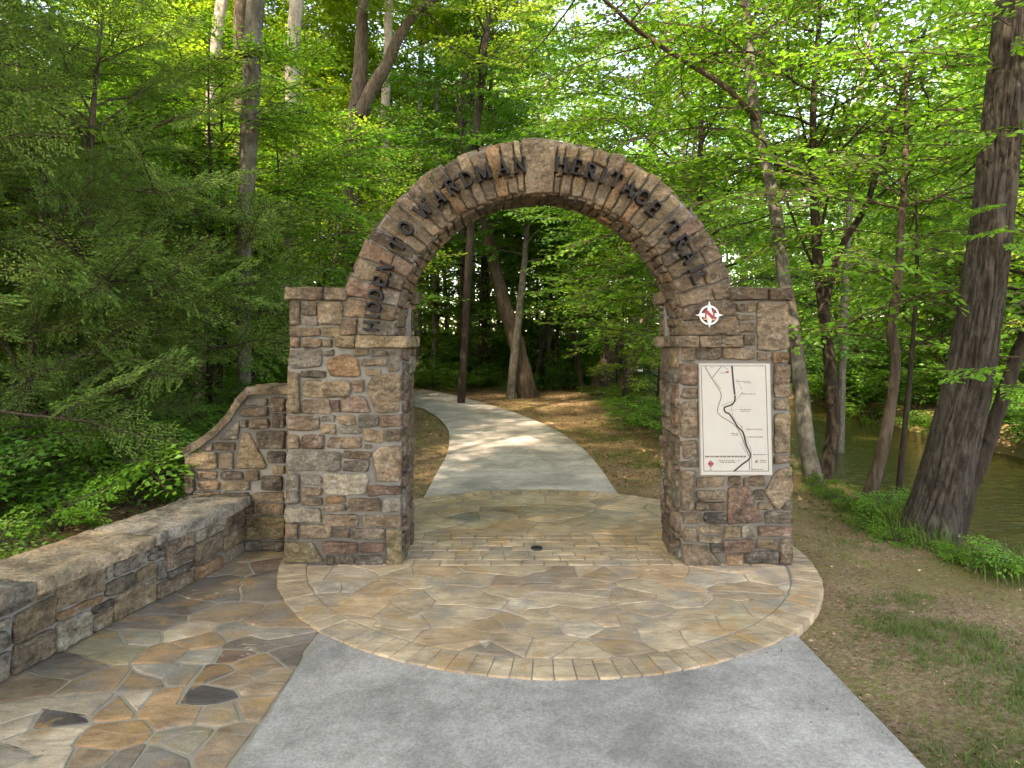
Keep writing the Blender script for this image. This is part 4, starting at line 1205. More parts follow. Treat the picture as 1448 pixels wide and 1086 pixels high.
photo_tree('canopy_tree', 'straight trunk with a sunlit patch, in the gap right of the slim grey-brown trunk', 'tree', [(411, 190), (413, 100), (416, 50), (420, 0)], 16, [17, 19, 19, 19], M['bark_pale'], M['leaf_yellow'], [((.2, .2, 4), .12), ((.2, .3, 4), .05)], crown_limbs(.64, .99, 24, 3.0), lmul=1.4, twigs=False, dens=.8)
r5, b5 = photo_tree('forked_tree', 'forked trunk with one thick limb sweeping up to the right, above the left pillar', 'tree', [(503, 190), (506, 150), (510, 90), (512, 40), (514, 0)], 18, [26, 26, 20, 18, 16], M['bark'], M['leaf_yellow'], [((.3, .3, 4), .09), ((.2, .3, 3), .04)], crown_limbs(.66, .99, 22, 3.0), lmul=1.4, twigs=False, dens=.8)
B = MB(); S = spline([np.array(at(px, py, 17.8)) - b5 for px, py in ((508, 165), (520, 138), (537, 108), (550, 85), (566, 50), (585, 22), (612, 0), (650, -30))], 6)
tube(B, S, np.linspace(.22, .09, len(S)), 10, rough=.15); B.build('limb', [M['bark']], r5)
photo_tree('canopy_tree', 'bright pale trunk showing between leaves right of the forked tree', 'tree', [(545, 190), (546, 130), (549, 60), (550, 0)], 22, [13, 13, 12, 12], M['bark_pale'], M['leaf_yellow'], [((.2, .3, 4), .1), ((.2, .3, 4), .04)], crown_limbs(.62, .99, 22, 3.0), lmul=1.5, twigs=False, dens=.8)
photo_tree('canopy_tree', 'brown trunk with spreading upper branches just left of the top of the arch', 'tree', [(672, 215), (678, 150), (684, 90), (689, 40), (702, 0)], 18, [10, 10, 11, 9, 8], M['bark_dark'], M['leaf_yellow'], [((.6, .3, 3), .05), ((.4, .3, 3), .03)], crown_limbs(.5, .99, 28, 2.6, (15, 60)), lmul=1.3, dens=.8)
for px, lab in ((656, 'thin grey trunk close left of the brown branching one above the arch'), (617, 'thin pole-like trunk between the forked tree and the arch top, right one of a pair'), (594, 'thin pole-like trunk between the forked tree and the arch top, left one of a pair')):
    photo_tree('canopy_tree', lab, 'tree', [(px, 220), (px + 1, 120), (px + 3, 30)], 25, [8, 8, 7], M['bark_grey'], M['leaf_yellow'], [((.1, .1, 4), .08), ((.1, .1, 4), .03)], crown_limbs(.6, .99, 16, 2.6), lmul=1.6, twigs=False, dens=.8)
photo_tree('canopy_tree', 'pale trunk in the light gap right of the top of the arch', 'tree', [(915, 260), (925, 200), (935, 150), (942, 90)], 24, [15, 15, 14, 12], M['bark_pale'], M['leaf_yellow'], [((.3, .1, 4), .12), ((.1, .1, 5), .04)], crown_limbs(.6, .99, 20, 3), lmul=1.6, twigs=False, dens=.8)

# right bank trees
r9, b9 = photo_tree('leaning_tree', 'slender grey trunk rising behind the right pillar, with a long branch reaching left', 'tree', [(1152, 682), (1140, 620), (1129, 520), (1119, 450), (1108, 390), (1097, 300), (1080, 215), (1067, 160), (1060, 80), (1052, 0)], 8.5,
           [24, 21, 20, 19, 18, 17, 16, 16, 14, 13], M['bark_grey'], M['leaf'], [((-.2, .3, 2), .055), ((-.2, .3, 2), .03)], crown_limbs(.74, .99, 20, 2.0), rough=.07)
B = MB(); S = spline([np.array(at(px, py, 8.45 - .12 * i)) - b9 for i, (px, py) in enumerate(((1069, 168), (1050, 146), (1022, 120), (990, 100), (945, 72), (905, 45), (875, 18), (850, -4), (800, -40)))], 6)
tube(B, S, np.linspace(.042, .022, len(S)), 8, rough=.1)
B.build('branch', [M['bark']], r9)
C = Crown(SPR)
for k in range(13):
    q = S[random.randrange(18, len(S))]; aa = random.uniform(0, 6.28)
    C.spray(q, (math.cos(aa), math.sin(aa), random.uniform(-.3, .35)), random.uniform(.8, 1.3), random.uniform(-.4, .4))
C.build('foliage', M['leaf'], r9)
r10, b10 = photo_tree('river_tree', 'dark slim trunk just right of the right pillar, with a side limb curving right', 'tree', [(1166, 684), (1178, 610), (1173, 520), (1163, 430), (1155, 350), (1151, 260), (1150, 150), (1156, 60), (1160, 0)], 8.8,
           [20, 18, 16, 15, 14, 11, 9, 7, 6], M['bark_dark'], M['leaf'], [((.1, .1, 2), .02)], crown_limbs(.45, .99, 26, 1.7, (10, 60)))
B = MB(); S = spline([np.array(at(px, py, 8.75)) - b10 for px, py in ((1164, 445), (1178, 385), (1195, 340), (1224, 292), (1245, 225), (1262, 175), (1283, 115), (1302, 60), (1325, -5))], 6)
tube(B, S, np.linspace(.055, .02, len(S)), 8, rough=.1)
for a in (((1160, 400), (1130, 330), (1105, 260), (1090, 180)), ((1156, 350), (1175, 260), (1195, 170), (1230, 60)), ((1153, 300), (1140, 200), (1120, 110), (1110, 20)), ((1224, 292), (1290, 240), (1360, 190))):
    S2 = spline([np.array(at(px, py, 8.9)) - b10 for px, py in a], 5); tube(B, S2, np.linspace(.022, .007, len(S2)), 6)
B.build('limb', [M['bark_dark']], r10)
photo_tree('sapling', 'thin grey stem beside the dark slim trunk, seen above the right end of the cap', 'tree', [(1192, 470), (1200, 330), (1203, 240), (1215, 140), (1232, 50), (1245, 0)], 13.5, [10, 9, 9, 8, 7, 6], M['bark_grey'], M['leaf'], [((.3, .1, 2), .03)], crown_limbs(.5, .99, 16, 1.9), lmul=1.2)
photo_tree('leaning_tree', 'bent dark trunk leaning over the water, midway between the pillar and the big tree', 'tree', [(1226, 710), (1245, 650), (1259, 575), (1266, 510), (1260, 465), (1265, 430), (1271, 385), (1274, 320)], 7.8, [17, 16, 14, 13, 14, 13, 12, 9], M['bark'], M['leaf'], [((.15, .1, .9), .035), ((.1, .1, 1.2), .015)], crown_limbs(.62, .99, 16, 1.5), rough=.18)
photo_tree('sapling', 'thin straight dark stem at the water edge next to the big leaning tree', 'tree', [(1270, 706), (1278, 620), (1284, 560), (1290, 490), (1296, 400)], 7.9, [8, 7, 7, 6, 5], M['bark_dark'], M['leaf'], [((.1, .1, 1.2), .012)], crown_limbs(.5, .99, 12, 1.2))
photo_tree('leaning_tree', 'dark trunk leaning right behind the big tree at the right edge', 'tree', [(1368, 700), (1385, 660), (1408, 590), (1432, 520), (1452, 470), (1490, 380)], 7.4, [20, 19, 18, 17, 16, 13], M['bark_dark'], M['leaf'], [((.4, .2, .9), .04), ((.4, .2, 1.0), .02)], crown_limbs(.55, .99, 16, 1.5))
# big leaning tree, bark furrowed in the mesh
bp = [(1308, 768), (1318, 735), (1332, 690), (1352, 610), (1370, 530), (1384, 450), (1394, 380), (1404, 300), (1413, 210), (1422, 120), (1432, 20), (1440, -60)]
bw = [84, 70, 63, 58, 54, 51, 48, 46, 45, 43, 41, 40]
DB = 6.25
P = [np.array(at(px, py, DB)) for px, py in bp]
base = P[0].copy(); base[2] = float(gz(base[0], base[1])) - .1
big = empty('leaning_tree', tuple(base), 'biggest tree, thick dark furrowed trunk leaning right at the river edge', 'tree')
rad = [w * .5 * DB / FOC for w in bw]
P = [P[0] + np.array([-.12, 0, -.28])] + P; rad = [rad[0] * 1.25] + rad
for q, r_ in (((.15, .2, 2.0), .15), ((.1, .2, 2.5), .10), ((.1, .2, 2.5), .04)): P.append(P[-1] + np.array(q)); rad.append(r_)
S = spline(np.array(P) - base, 26); rr = np.interp(np.linspace(0, 1, len(S)), np.linspace(0, 1, len(rad)), rad)
B = MB(); nA = 168
ang = np.linspace(0, 2 * math.pi, nA, endpoint=False); V = []
arcl = np.concatenate([[0], np.cumsum(np.linalg.norm(np.diff(S, axis=0), axis=1))])
for i in range(len(S)):
    tz = arcl[i]; r_ = rr[i]
    row = []
    for t in ang:
        v = abs(nz((math.cos(t) * 5.5, math.sin(t) * 5.5, tz * 1.5))) * 1.2 + .8 * abs(nz((math.cos(t) * 11, math.sin(t) * 11, tz * 3.0 + 7)))
        ridge = min(v * 1.8, .9)
        but = .09 * math.exp(-max(tz - .1, 0) * 2.2) * math.sin(t * 4 + .6) + .05 * nz((math.cos(t), math.sin(t), tz * .8))
        row.append(r_ * (1 + but) + .055 * (ridge - .5))
    row = np.array(row)
    V.append(S[i] + np.stack([np.cos(ang) * row, np.sin(ang) * row, np.zeros(nA)], 1))
V = np.concatenate(V); m = len(S)
i = np.arange(m - 1)[:, None] * nA; j = np.arange(nA)[None, :]; j2 = (j + 1) % nA
B.add(V, np.stack([i + j, i + j2, i + nA + j2, i + nA + j], -1).reshape(-1, 4))
for az, el, t0, L in ((2.6, .5, .80, 2.6), (.2, .4, .78, 2.5), (4.2, .5, .85, 2.4), (1.3, .6, .88, 2.6), (3.4, .7, .93, 2.2), (5.4, .5, .9, 2.4), (2.0, .8, .97, 2.0)):
    o = S[int(t0 * (m - 1))]; pl = limb_pts(o, (math.cos(az) * math.cos(el), math.sin(az) * math.cos(el), math.sin(el)), L); tube(B, pl, np.linspace(.07, .012, len(pl)), 6, rough=.1)
B.build('trunk', [M['bark_big']], big)
C = Crown(SPR, six=True)
for az, el, t0, L in ((2.6, .5, .80, 2.6), (.2, .4, .78, 2.5), (4.2, .5, .85, 2.4), (1.3, .6, .88, 2.6), (3.4, .7, .93, 2.2), (5.4, .5, .9, 2.4), (2.0, .8, .97, 2.0)):
    o = S[int(t0 * (m - 1))]
    for k in range(11):
        f = random.uniform(.3, 1) * L; aa = az + random.uniform(-1, 1)
        C.spray(o + np.array([math.cos(az) * math.cos(el), math.sin(az) * math.cos(el), math.sin(el)]) * f, (math.cos(aa), math.sin(aa), random.uniform(-.35, .2)), random.uniform(.8, 1.2))
for px, py, az, s_ in ((1408, 296, 3.6, .34), (1400, 330, 4.0, .30), (1416, 345, 5.2, .36), (1430, 330, 5.6, .5), (1400, 210, 3.4, .3), (1420, 40, 3.7, .75), (1436, 30, 4.6, .8), (1410, 15, 3.2, .7), (1392, 520, 3.7, .4), (1406, 545, 4.8, .5), (1420, 505, 5.3, .6)):
    C.spray(np.array(at(px, py, DB - .27)) - base, (math.cos(az), math.sin(az), random.uniform(-.1, .2)), s_, random.uniform(-.3, .3))
C.build('crown', M['leaf'], big)

# trees seen through the arch
photo_tree('wood_tree', 'dark upright trunk farthest left in the view through the arch', 'tree', [(654, 535), (657, 470), (658, 400), (661, 330), (664, 260)], 24, [14, 12, 11, 11, 10], M['bark_dark'], M['leaf_mid'], [((.1, .2, 4), .08), ((.1, .1, 3), .03)], crown_limbs(.30, .99, 26, 2.4), lmul=1.4)
photo_tree('wood_tree', 'dark upright trunk second from the left in the view through the arch', 'tree', [(687, 530), (687, 460), (686, 400), (687, 320), (690, 260)], 25, [15, 13, 12, 12, 10], M['bark_dark'], M['leaf_mid'], [((.1, .2, 4), .08), ((.1, .1, 3), .03)], crown_limbs(.32, .99, 26, 2.4), lmul=1.4)
photo_tree('leaning_tree', 'thick brown trunk leaning left beyond the bend of the path', 'tree', [(746, 560), (738, 520), (729, 480), (714, 434), (702, 390), (693, 350), (684, 310)], 20, [28, 24, 22, 20, 18, 16, 14], M['bark'], M['leaf_mid'], [((-.6, .2, 2), .1), ((-.3, .1, 2.5), .04)], crown_limbs(.45, .99, 22, 2.3), lmul=1.3, rough=.18)
photo_tree('wood_tree', 'slim grey trunk crossing in front of the thick brown leaning one', 'tree', [(722, 560), (727, 510), (731, 475), (736, 425), (741, 375), (745, 330)], 19.6, [13, 12, 11, 10, 9, 8], M['bark_grey'], M['leaf_mid'], [((.3, .2, 2), .05), ((.1, .1, 2), .02)], crown_limbs(.45, .99, 18, 2.0), lmul=1.3)
photo_tree('leaning_tree', 'broad dark trunk leaning right, near the right side of the view through the arch', 'tree', [(850, 556), (859, 515), (868, 470), (878, 420), (885, 370), (893, 320), (902, 270)], 21, [32, 26, 22, 20, 18, 16, 14], M['bark_dark'], M['leaf_mid'], [((.6, .2, 2.5), .12), ((.3, .1, 3), .04)], crown_limbs(.4, .99, 26, 2.6), lmul=1.3, rough=.18)
photo_tree('leaning_tree', 'slim trunk leaning right, nearest the right pillar in the view through the arch', 'tree', [(884, 540), (900, 495), (914, 458), (926, 425), (936, 395), (948, 350)], 18, [16, 14, 14, 13, 12, 10], M['bark'], M['leaf_mid'], [((.6, .2, 2), .06), ((.3, .1, 2), .02)], crown_limbs(.5, .99, 18, 2.1), lmul=1.3)
for px, py, dx_, d, lab in ((884, 556, -4, 17, 'thin upright stem between the two right leaning trunks through the arch'), (783, 545, 8, 24, 'thin stem near the middle of the view through the arch'), (757, 540, 22, 23, 'thin stem slanting right just past the thick brown leaning trunk'), (822, 540, -20, 22, 'thin stem slanting left, left of the broad dark leaning trunk')):
    photo_tree('sapling', lab, 'tree', [(px, py), (px + dx_ * .5, py - 60), (px + dx_, py - 120), (px + dx_ * 1.2, py - 190)], d, [7, 6, 5, 4], M['bark_dark'], M['leaf_mid'], [((.1, .1, 1.5), .02)], crown_limbs(.4, .99, 14, 1.7), lmul=1.3)

# --- evergreens at the left
for k, (x, y, pr, s, lab) in enumerate(((-5.6, 5.0, 0, .9, 'dark feathery evergreen filling the left edge behind the seat wall'), (-5.0, 7.6, 1, 1.0, 'smaller dark evergreen between the left edge one and the wing wall'), (-6.6, 7.4, 2, 1.0, 'tallest dark evergreen, set back behind the two others at the left'))):
    put(NE[pr], 'evergreen_tree', x, y, k * 2.1, s, lab, 'feathery evergreens left of the arch')

for k, (x, y, pr, s_, lab) in enumerate(((-7.9, 5.6, 1, 1.15, 'feathery evergreen half hidden at the very left edge, behind the left edge one'), (-4.75, 6.35, 1, .62, 'shortest feathery evergreen, just left of the wing wall'))):
    put(NE[pr], 'evergreen_tree', x, y, 1 + k * 2.6, s_, lab, 'feathery evergreens left of the arch')
# --- the wood
def blocked(x, y, m=0.0):
    if abs(x - .2) < 2.4 + m and y < 8: return True
    if near_bank(y) - .3 - m < x < far_bank(y) + .4: return True
    k = np.argmin(np.abs((LP[:, 1] + RP[:, 1]) / 2 - y)) if y < 19 else None
    d = np.min(np.hypot((LP[:, 0] + RP[:, 0]) / 2 - x, (LP[:, 1] + RP[:, 1]) / 2 - y))
    return d < 1.6 + m
placed = []
def scatter(n_, xr, yr, mind, ok):
    out = []; tries = 0
    while len(out) < n_ and tries < 6000:
        tries += 1
        x, y = random.uniform(*xr), random.uniform(*yr)
        if not ok(x, y): continue
        if any((x - a) ** 2 + (y - b) ** 2 < mind * mind for a, b in placed): continue
        placed.append((x, y)); out.append((x, y))
    return out
inview = lambda x, y, m=1.5: y > 3 and -.86 * y - m < x < .86 * y + m
GL_ = 'layered understory trees left of the arch'
for x, y in scatter(28, (-24, -3.6), (7.6, 26), 1.9, lambda x, y: inview(x, y) and not blocked(x, y, 1.2) and not (x > -4.6 and y < 9.5)):
    put(random.choice(UN), 'understory_tree', x, y, random.uniform(0, 6.28), random.uniform(.85, 1.05) * min(1.0, (1.9 + .29 * y) / 7.2), 'young layered green tree in the crowded wood left of the path', GL_)
for x, y in scatter(15, (-14, 9), (24.5, 36), 2.4, lambda x, y: inview(x, y) and not blocked(x, y, .8)):
    put(random.choice(UN), 'understory_tree', x, y, random.uniform(0, 6.28), random.uniform(.8, 1.15), 'leafy young tree in the wood beyond the bend of the path', 'leafy trees beyond the bend of the path')
for x, y in scatter(3, (3.6, 5.4), (15, 24), 1.7, lambda x, y: not blocked(x, y, .9) and x > 2.4):
    put(random.choice(UN), 'understory_tree', x, y, random.uniform(0, 6.28), random.uniform(.6, .85), 'young green tree on the strip between the path and the river', 'trees between the path and the river')
for x, y in scatter(34, (11, 32), (8, 34), 2.0, lambda x, y: inview(x, y, 3) and not blocked(x, y) and x < far_bank(y) + 12):
    put(random.choice(UN), 'understory_tree', x, y, random.uniform(0, 6.28), random.uniform(.85, 1.25), 'light green tree leaning over the far bank of the river', 'trees along the far bank of the river')
for x, y in scatter(34, (-32, 34), (16, 44), 3.2, lambda x, y: inview(x, y, 5) and not blocked(x, y, .8) and not (-7 < x < 5 and y < 27)):
    put(random.choice(CA), 'canopy_tree', x, y, random.uniform(0, 6.28), random.uniform(.8, 1.1), 'tall tree deep in the wood, its trunk mostly hidden by leaves', 'tall trees of the background wood')

for x, y, k_, s_ in ((-5.0, 2.8, 2, 1.0), (-7.6, -5.8, 3, .9), (-3.6, -3.2, 0, .9), (-2.2, -7, 1, .9), (.4, -4.4, 2, 1.0), (1.6, -8.5, 4, .9), (-4.6, -9.4, 3, 1.0), (3.6, -5.6, 0, .95), (-.6, -11.5, 1, 1.0), (4.5, -10, 3, 1.0)):
    put(CA[k_], 'canopy_tree', x, y, random.uniform(0, 6.28), s_, 'tall leafy tree on the near side of the arch, shading the terrace and the paving', 'shade trees on the near side of the arch')

for x, y in scatter(13, (-26, -1.5), (23, 46), 2.6, lambda x, y: inview(x, y, 3) and not blocked(x, y, .8)):
    put(random.choice(CA), 'canopy_tree', x, y, random.uniform(0, 6.28), random.uniform(.75, 1.0), 'tall tree deep in the wood, its trunk mostly hidden by leaves', 'tall trees of the background wood')
for x, y, k_, s_ in ((-8.0, 24.5, 0, 1.0), (-10.8, 26.5, 3, 1.0), (-7.0, 29, 1, .95), (-13, 25, 1, 1.0), (-15.5, 28, 4, .95), (-5.0, 27.5, 2, 1.1)):
    put(CA[k_], 'canopy_tree', x, y, random.uniform(0, 6.28), s_, 'tall tree deep in the wood, its trunk mostly hidden by leaves', 'tall trees of the background wood')
for x, y, k_, s_ in ((-5.6, 9.6, 0, .82), (-7.4, 10.3, 2, .85), (-9.4, 9.2, 4, .85), (-4.6, 11.6, 3, 1.0), (-11, 11.5, 2, .95), (-6.3, 12.6, 5, .9)):
    placed.append((x, y))
    put(UN[k_], 'understory_tree', x, y, random.uniform(0, 6.28), s_, 'young layered green tree in the crowded wood left of the path', GL_)
for x, y, k_, s_ in ((3.35, 11.2, 4, .95), (4.1, 13.0, 2, .95)):
    placed.append((x, y))
    put(UN[k_], 'understory_tree', x, y, random.uniform(0, 6.28), s_, 'slender tree close behind the arch, its layered boughs showing over the stonework', 'slender trees close behind the arch')

# --- shrubs and low growth
for x, y in scatter(26, (-8.5, -3.0), (3.6, 8.5), .55, lambda x, y: inview(x, y, .5) and not (y < 5.6 and x > float(wall_x(y)) - .62) and not (x > -3.3 and y > 5)):
    put(random.choice(SH_[:2] + SH_[3:]), 'shrub', x, y, random.uniform(0, 6.28), random.uniform(.7, 1.1), 'low leafy shrub growing behind the seat wall', 'shrubs behind the seat wall')
for x, y in scatter(30, (-12, -2.9), (8, 24), .9, lambda x, y: inview(x, y) and not blocked(x, y, .35)):
    put(random.choice(SH_), 'shrub', x, y, random.uniform(0, 6.28), random.uniform(.8, 1.3), 'leafy shrub at the edge of the wood left of the path', 'shrubs left of the path')
for x, y in scatter(26, (-9, 6), (22, 27), .8, lambda x, y: not blocked(x, y, .5)):
    put(random.choice(SH_), 'shrub', x, y, random.uniform(0, 6.28), random.uniform(.8, 1.4), 'leafy shrub at the foot of the trees beyond the path bend', 'shrubs beyond the path bend')
for x, y in scatter(34, (-11, 9), (25, 34), .9, lambda x, y: not blocked(x, y, .5)):
    put(SH_[random.choice((0, 2))], 'shrub', x, y, random.uniform(0, 6.28), random.uniform(1.7, 2.6), 'tall bushy undergrowth plant deep in the wood beyond the path bend', 'undergrowth beyond the path bend')
for x, y in scatter(16, (2.7, 4.9), (9.5, 20), .6, lambda x, y: x > 2.6 and x < near_bank(y) + .1 and np.min(np.hypot(RP[:, 0] - x, RP[:, 1] - y)) > 1.5):
    put(random.choice(SH_), 'shrub', x, y, random.uniform(0, 6.28), random.uniform(.6, 1.0), 'bright green shrub on the bank between the path and the river', 'shrubs between the path and the river')
for x, y in scatter(34, (10, 18), (7, 32), .7, lambda x, y: inview(x, y, 2) and far_bank(y) - .25 < x < far_bank(y) + 2.2):
    put(random.choice(SH_), 'shrub', x, y, random.uniform(0, 6.28), random.uniform(1.1, 1.9), 'overhanging shrub on the far bank of the river', 'shrubs along the far bank')
for px, py, s in ((1180, 705, .35), (1205, 715, .4), (1250, 735, .45), (1235, 752, .35), (1270, 770, .4), (1390, 800, .4), (1430, 812, .45), (1362, 790, .35), (1160, 690, .4), (1290, 725, .5)):
    g = ground(px, py, -.1)
    put(SH_[3] if s < .42 else SH_[1], 'shrub', g.x, g.y, random.uniform(0, 6.28), s, 'small green plant at the lip of the river bank near the big tree', 'small plants on the river bank')

# --- far wood: one mass
P, D, Nn, LL = [], [], [], []
nC = 2600
ang = rng.uniform(-.80, .80, nC); dist = rng.uniform(40, 66, nC)
cx_, cy_ = dist * np.sin(ang), dist * np.cos(ang)
hz = 15 * rng.beta(1.0, 1.5, nC) * (1 + .25 * np.sin(ang * 9))
for k in range(nC):
    m = 34
    P.append(np.stack([cx_[k] + rng.normal(0, 1.3, m), cy_[k] + rng.normal(0, 1.3, m), np.maximum(hz[k] + rng.normal(0, .55, m), .1)], 1))
P = np.concatenate(P); n_ = len(P)
B = MB()
add_leaves(B, P, unit(rng.normal(0, 1, (n_, 3)) * np.array([1, 1, .5])), rng.normal(0, .6, (n_, 3)) + np.array([0, 0, 1]), rng.uniform(.25, .5, n_), .33, False, 0)
for k in range(110):
    a_, d_ = random.uniform(-.78, .78), random.uniform(38, 62); x, y = d_ * math.sin(a_), d_ * math.cos(a_)
    h_ = random.uniform(12, 20)
    tube(B, np.stack([x + np.linspace(0, random.uniform(-1, 1), 5), np.full(5, y), np.linspace(-.3, h_, 5)], 1), np.linspace(random.uniform(.12, .24), .06, 5), 6, mat=1)
tag(B.build('far_wood', [M['leaf_yellow'], M['bark']], None, False), 'distant mass of green woodland closing the view', 'woodland', None, 'stuff')

# --- ground cover: grass, litter
def blades(P, h, w, lean=.5):
    n_ = len(P); az = rng.uniform(0, 2 * math.pi, n_); ln = rng.uniform(.1, lean, n_) * h
    d = np.stack([np.cos(az), np.sin(az), np.zeros(n_)], 1); s = np.stack([-np.sin(az), np.cos(az), np.zeros(n_)], 1)
    up = np.array([0, 0, 1.])
    w = w[:, None]; hh = h[:, None]; ln = ln[:, None]
    return np.stack([P - s * w, P + s * w, P + d * ln * .35 + up * hh * .6 + s * w * .7, P + d * ln * .35 + up * hh * .6 - s * w * .7, P + d * ln + up * hh * .95], 1).reshape(-1, 3)
def add_blades(B, P, h, w, lean=.6):
    V = blades(P, h, w, lean); n_ = len(P); b = np.arange(n_)[:, None] * 5
    B.add(V, b + np.array([[0, 1, 2, 3]])); 
    B.L.append((b + np.array([[3, 2, 4]]) + B.n - len(V)).ravel()); B.T.append(np.full(n_, 3)); B.M.append(np.zeros(n_, int))
def on_lawn(x, y):
    r_ = np.hypot(x - PCX, y - PCY) > PR + .03
    pad = ~((x > XE) & (x < XR - .015) & (y < PCY))
    ter = ~((x < XE + .1) & (y < D0 + .5))
    pil = ~((x > LX0 - .05) & (x < RX1 + .05) & (y > D0 - .1) & (y < D0 + THICK + .1))
    return r_ & pad & ter & pil & (x < near_bank(y) + .35)
def off_path(x, y, m=.04):
    ok = np.ones(len(x), bool)
    for k in range(nP - 1):
        a, b = LP[k], RP[k]; mid = (a + b) / 2; hw = np.hypot(*(b - a)) / 2
        ok &= np.hypot(x - mid[0], y - mid[1]) > hw + m
    return ok
def patch(x, y, s, o): return np.array([mnoise.fractal(Vector((a * s + o, b * s, o)), 1.0, 2.0, 4) for a, b in zip(x, y)])
N0 = 9000
x = rng.uniform(1.4, 5.0, N0); y = 1.2 + 13 * rng.uniform(0, 1, N0) ** 1.6
x = np.repeat(x, 22); y = np.repeat(y, 22); N0 = len(x); x = x + rng.normal(0, .035, N0); y = y + rng.normal(0, .035, N0)
k = on_lawn(x, y) & off_path(x, y); x, y = x[k], y[k]
pt = patch(x, y, .9, 3.3)
edge = smooth(3.7, 4.4, x) * .55 + .25 * np.exp(-np.abs(x - XR - .12) * 7) * (y < 4) + .22 * smooth(4.2, 2.2, y)
k = rng.uniform(0, 1, len(x)) < np.clip((pt + .04) * 1.6 + edge, .012, 1); x, y, pt = x[k], y[k], pt[k]
z = gz(x, y)
B = MB(); hh = rng.uniform(.010, .030, len(x)) * (1 + 1.6 * smooth(3.9, 4.4, x)) * np.clip(1 + pt, .5, 2)
add_blades(B, np.stack([x, y, z - .003], 1), hh, rng.uniform(.0014, .0034, len(x)), 1.6)
x2 = rng.uniform(-4.5, 5, 26000); y2 = rng.uniform(7.2, 26, 26000)
k = off_path(x2, y2) & on_lawn(x2, y2); x2, y2 = x2[k], y2[k]; pt2 = patch(x2, y2, .5, 9.1)
k = rng.uniform(0, 1, len(x2)) < np.clip(pt2 * 1.2 + .12, .02, 1); x2, y2 = x2[k], y2[k]
add_blades(B, np.stack([x2, y2, gz(x2, y2)], 1), rng.uniform(.02, .07, len(x2)), rng.uniform(.002, .005, len(x2)), .9)
# taller tufts at the bank and the foot of the big tree
for px, py, nn, hm in ((1290, 745, 160, .32), (1262, 740, 130, .28), (1240, 735, 110, .24), (1320, 772, 120, .26), (1225, 722, 90, .2), (1200, 720, 80, .18), (1390, 800, 110, .22), (1425, 812, 120, .24), (1355, 785, 100, .2), (1445, 805, 90, .3), (1180, 700, 70, .18), (1305, 760, 150, .3), (1275, 755, 140, .3)):
    g = ground(px, py, -.1); X = g.x + rng.normal(0, .10, nn); Y = g.y + rng.normal(0, .12, nn)
    add_blades(B, np.stack([X, Y, gz(X, Y)], 1), rng.uniform(.4, 1.0, nn) * hm, rng.uniform(.003, .006, nn), .9)
tag(B.build('grass', [M['grass']], None, False), 'patchy short grass and bank tufts on the soil by the river', 'grass', None, 'stuff')

B = MB()
def litter(x, y, z, L):
    n_ = len(x); D = unit(np.stack([rng.normal(0, 1, n_), rng.normal(0, 1, n_), rng.normal(0, .15, n_)], 1)); Nn = rng.normal(0, .35, (n_, 3)) + np.array([0, 0, 1])
    D = unit(D); Nn = unit(Nn - D * (Nn * D).sum(1, keepdims=True)); S = np.cross(Nn, D); L = L[:, None]; P = np.stack([x, y, z], 1)
    wd = rng.uniform(.12, .32, n_)[:, None]
    V = np.stack([P, P + D * L * .45 + S * L * wd + Nn * L * .12, P + D * L, P + D * L * .45 - S * L * wd + Nn * L * .1], 1).reshape(-1, 3)
    pal = np.array([lin(c) for c in ((120, 92, 66), (150, 118, 86), (92, 68, 50), (176, 150, 118), (70, 54, 42), (110, 76, 50))])
    c = pal[rng.integers(0, 6, n_)] * rng.uniform(.7, 1.2, n_)[:, None]
    B.add(V, np.arange(n_)[:, None] * 4 + np.array([[0, 1, 2, 3]]), np.repeat(c, 4, 0))
x = rng.uniform(1.3, 4.9, 15000); y = 1.2 + 12 * rng.uniform(0, 1, 15000) ** 1.4
k = on_lawn(x, y) & off_path(x, y); x, y = x[k], y[k]
litter(x, y, gz(x, y) + .004, rng.uniform(.006, .032, len(x)))
x = rng.uniform(-5, 5, 16000); y = rng.uniform(7, 26, 16000); k = off_path(x, y, .0) & on_lawn(x, y); x, y = x[k], y[k]
litter(x, y, gz(x, y) + .006, rng.uniform(.02, .08, len(x)))
x = rng.uniform(-6.5, -2.5, 9000); y = rng.uniform(2.5, 9, 9000); k = (x < wall_x(y) - .5) | (y > 5.9); x, y = x[k], y[k]
litter(x, y, gz(x, y) + .006, rng.uniform(.02, .07, len(x)))
a_ = rng.uniform(0, 2 * math.pi, 90); r_ = PR * np.sqrt(rng.uniform(.5, 1.05, 90)); x = PCX + r_ * np.cos(a_); y = PCY + r_ * np.sin(a_)
k = ~((y > D0 - .05) & (y < D0 + THICK + .05) & ((x < LX1 + .05) | (x > RX0 - .05))) & on_lawn(x * 0 + 3, y * 0 + 3); x, y = x[k], y[k]
litter(x, y, np.full(len(x), .024), rng.uniform(.006, .02, len(x)))
x = XR - np.abs(rng.normal(0, .16, 70)); y = rng.uniform(1.8, 3.9, 70); litter(x, y, np.full(70, .009), rng.uniform(.006, .02, 70))
tag(B.build('leaf_litter', [M['litter']], None, False), 'brown dry leaf litter scattered over the soil', 'leaf litter', None, 'stuff')

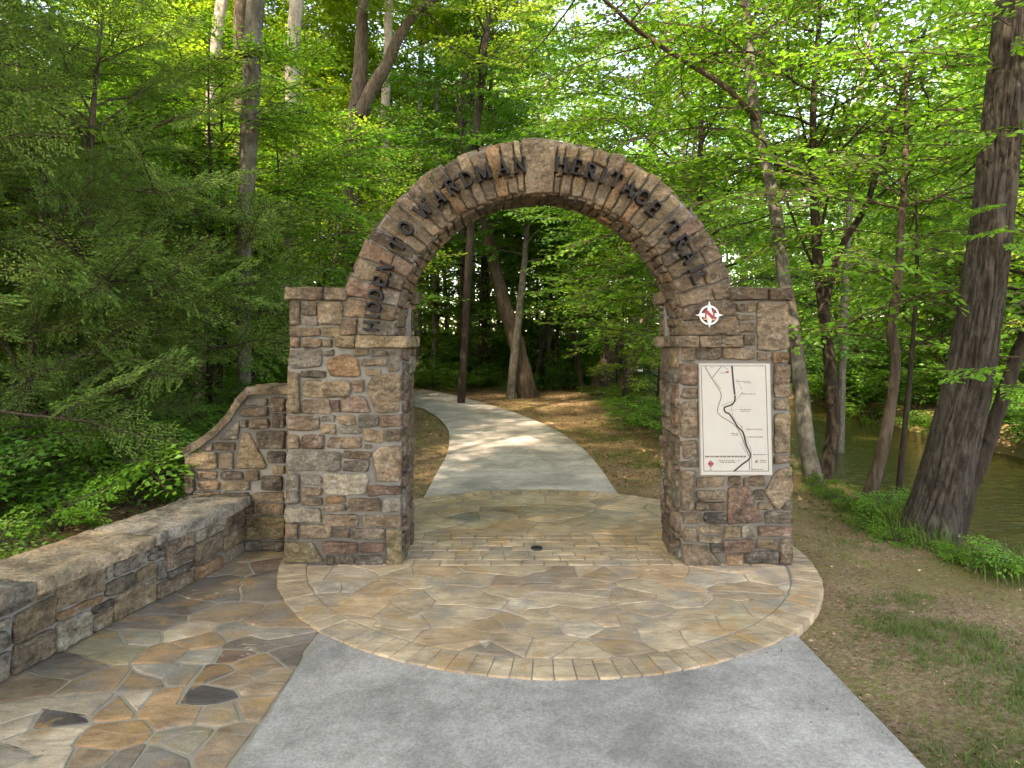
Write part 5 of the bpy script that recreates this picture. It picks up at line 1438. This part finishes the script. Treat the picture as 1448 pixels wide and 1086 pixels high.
# ------------------------------------------------------------------ light, world, camera
SUN_AZ, SUN_EL = R(-152), R(50)
to_sun = Vector((math.sin(SUN_AZ) * math.cos(SUN_EL), math.cos(SUN_AZ) * math.cos(SUN_EL), math.sin(SUN_EL)))
sl = bpy.data.lights.new('sun', 'SUN'); sl.energy = 2.7; sl.angle = R(1.0); sl.color = (1, .94, .82)
so = bpy.data.objects.new('sun', sl); COL.objects.link(so); so.rotation_euler = to_sun.to_track_quat('Z', 'Y').to_euler(); so.location = (0, 0, 30)
w = bpy.data.worlds.new('World'); scn.world = w; w.use_nodes = True
nt = w.node_tree; nt.nodes.clear()
sk = nt.nodes.new('ShaderNodeTexSky'); sk.sky_type = 'NISHITA'; sk.sun_disc = False; sk.sun_elevation = SUN_EL; sk.sun_rotation = SUN_AZ
sk.air_density = 1.0; sk.dust_density = 1.5
bg = nt.nodes.new('ShaderNodeBackground'); bg.inputs['Strength'].default_value = .15
ou = nt.nodes.new('ShaderNodeOutputWorld'); nt.links.new(sk.outputs[0], bg.inputs[0]); nt.links.new(bg.outputs[0], ou.inputs[0])

cam = bpy.data.cameras.new('camera'); cam.sensor_width = 36; cam.lens = FOC / 1448 * 36
cam.clip_start = .05; cam.clip_end = 2000
cam.shift_x = (724 - PPX) / 1448; cam.shift_y = -(543 - PPY) / 1448
co = bpy.data.objects.new('camera', cam); COL.objects.link(co); co.location = (0, 0, EYE); co.rotation_euler = (math.pi / 2 + PITCH, 0, 0)
scn.camera = co
scn.view_settings.view_transform = 'Standard'; scn.view_settings.look = 'None'; scn.view_settings.gamma = 1
scn.view_settings.exposure = 3.08
scn.view_settings.use_white_balance = True
scn.view_settings.white_balance_temperature = 8800
scn.view_settings.white_balance_tint = 18
cy = scn.cycles
cy.max_bounces = 8; cy.diffuse_bounces = 4; cy.glossy_bounces = 2; cy.transmission_bounces = 5; cy.transparent_max_bounces = 4
cy.caustics_reflective = False; cy.caustics_refractive = False; cy.sample_clamp_indirect = 4
cy.use_denoising = True
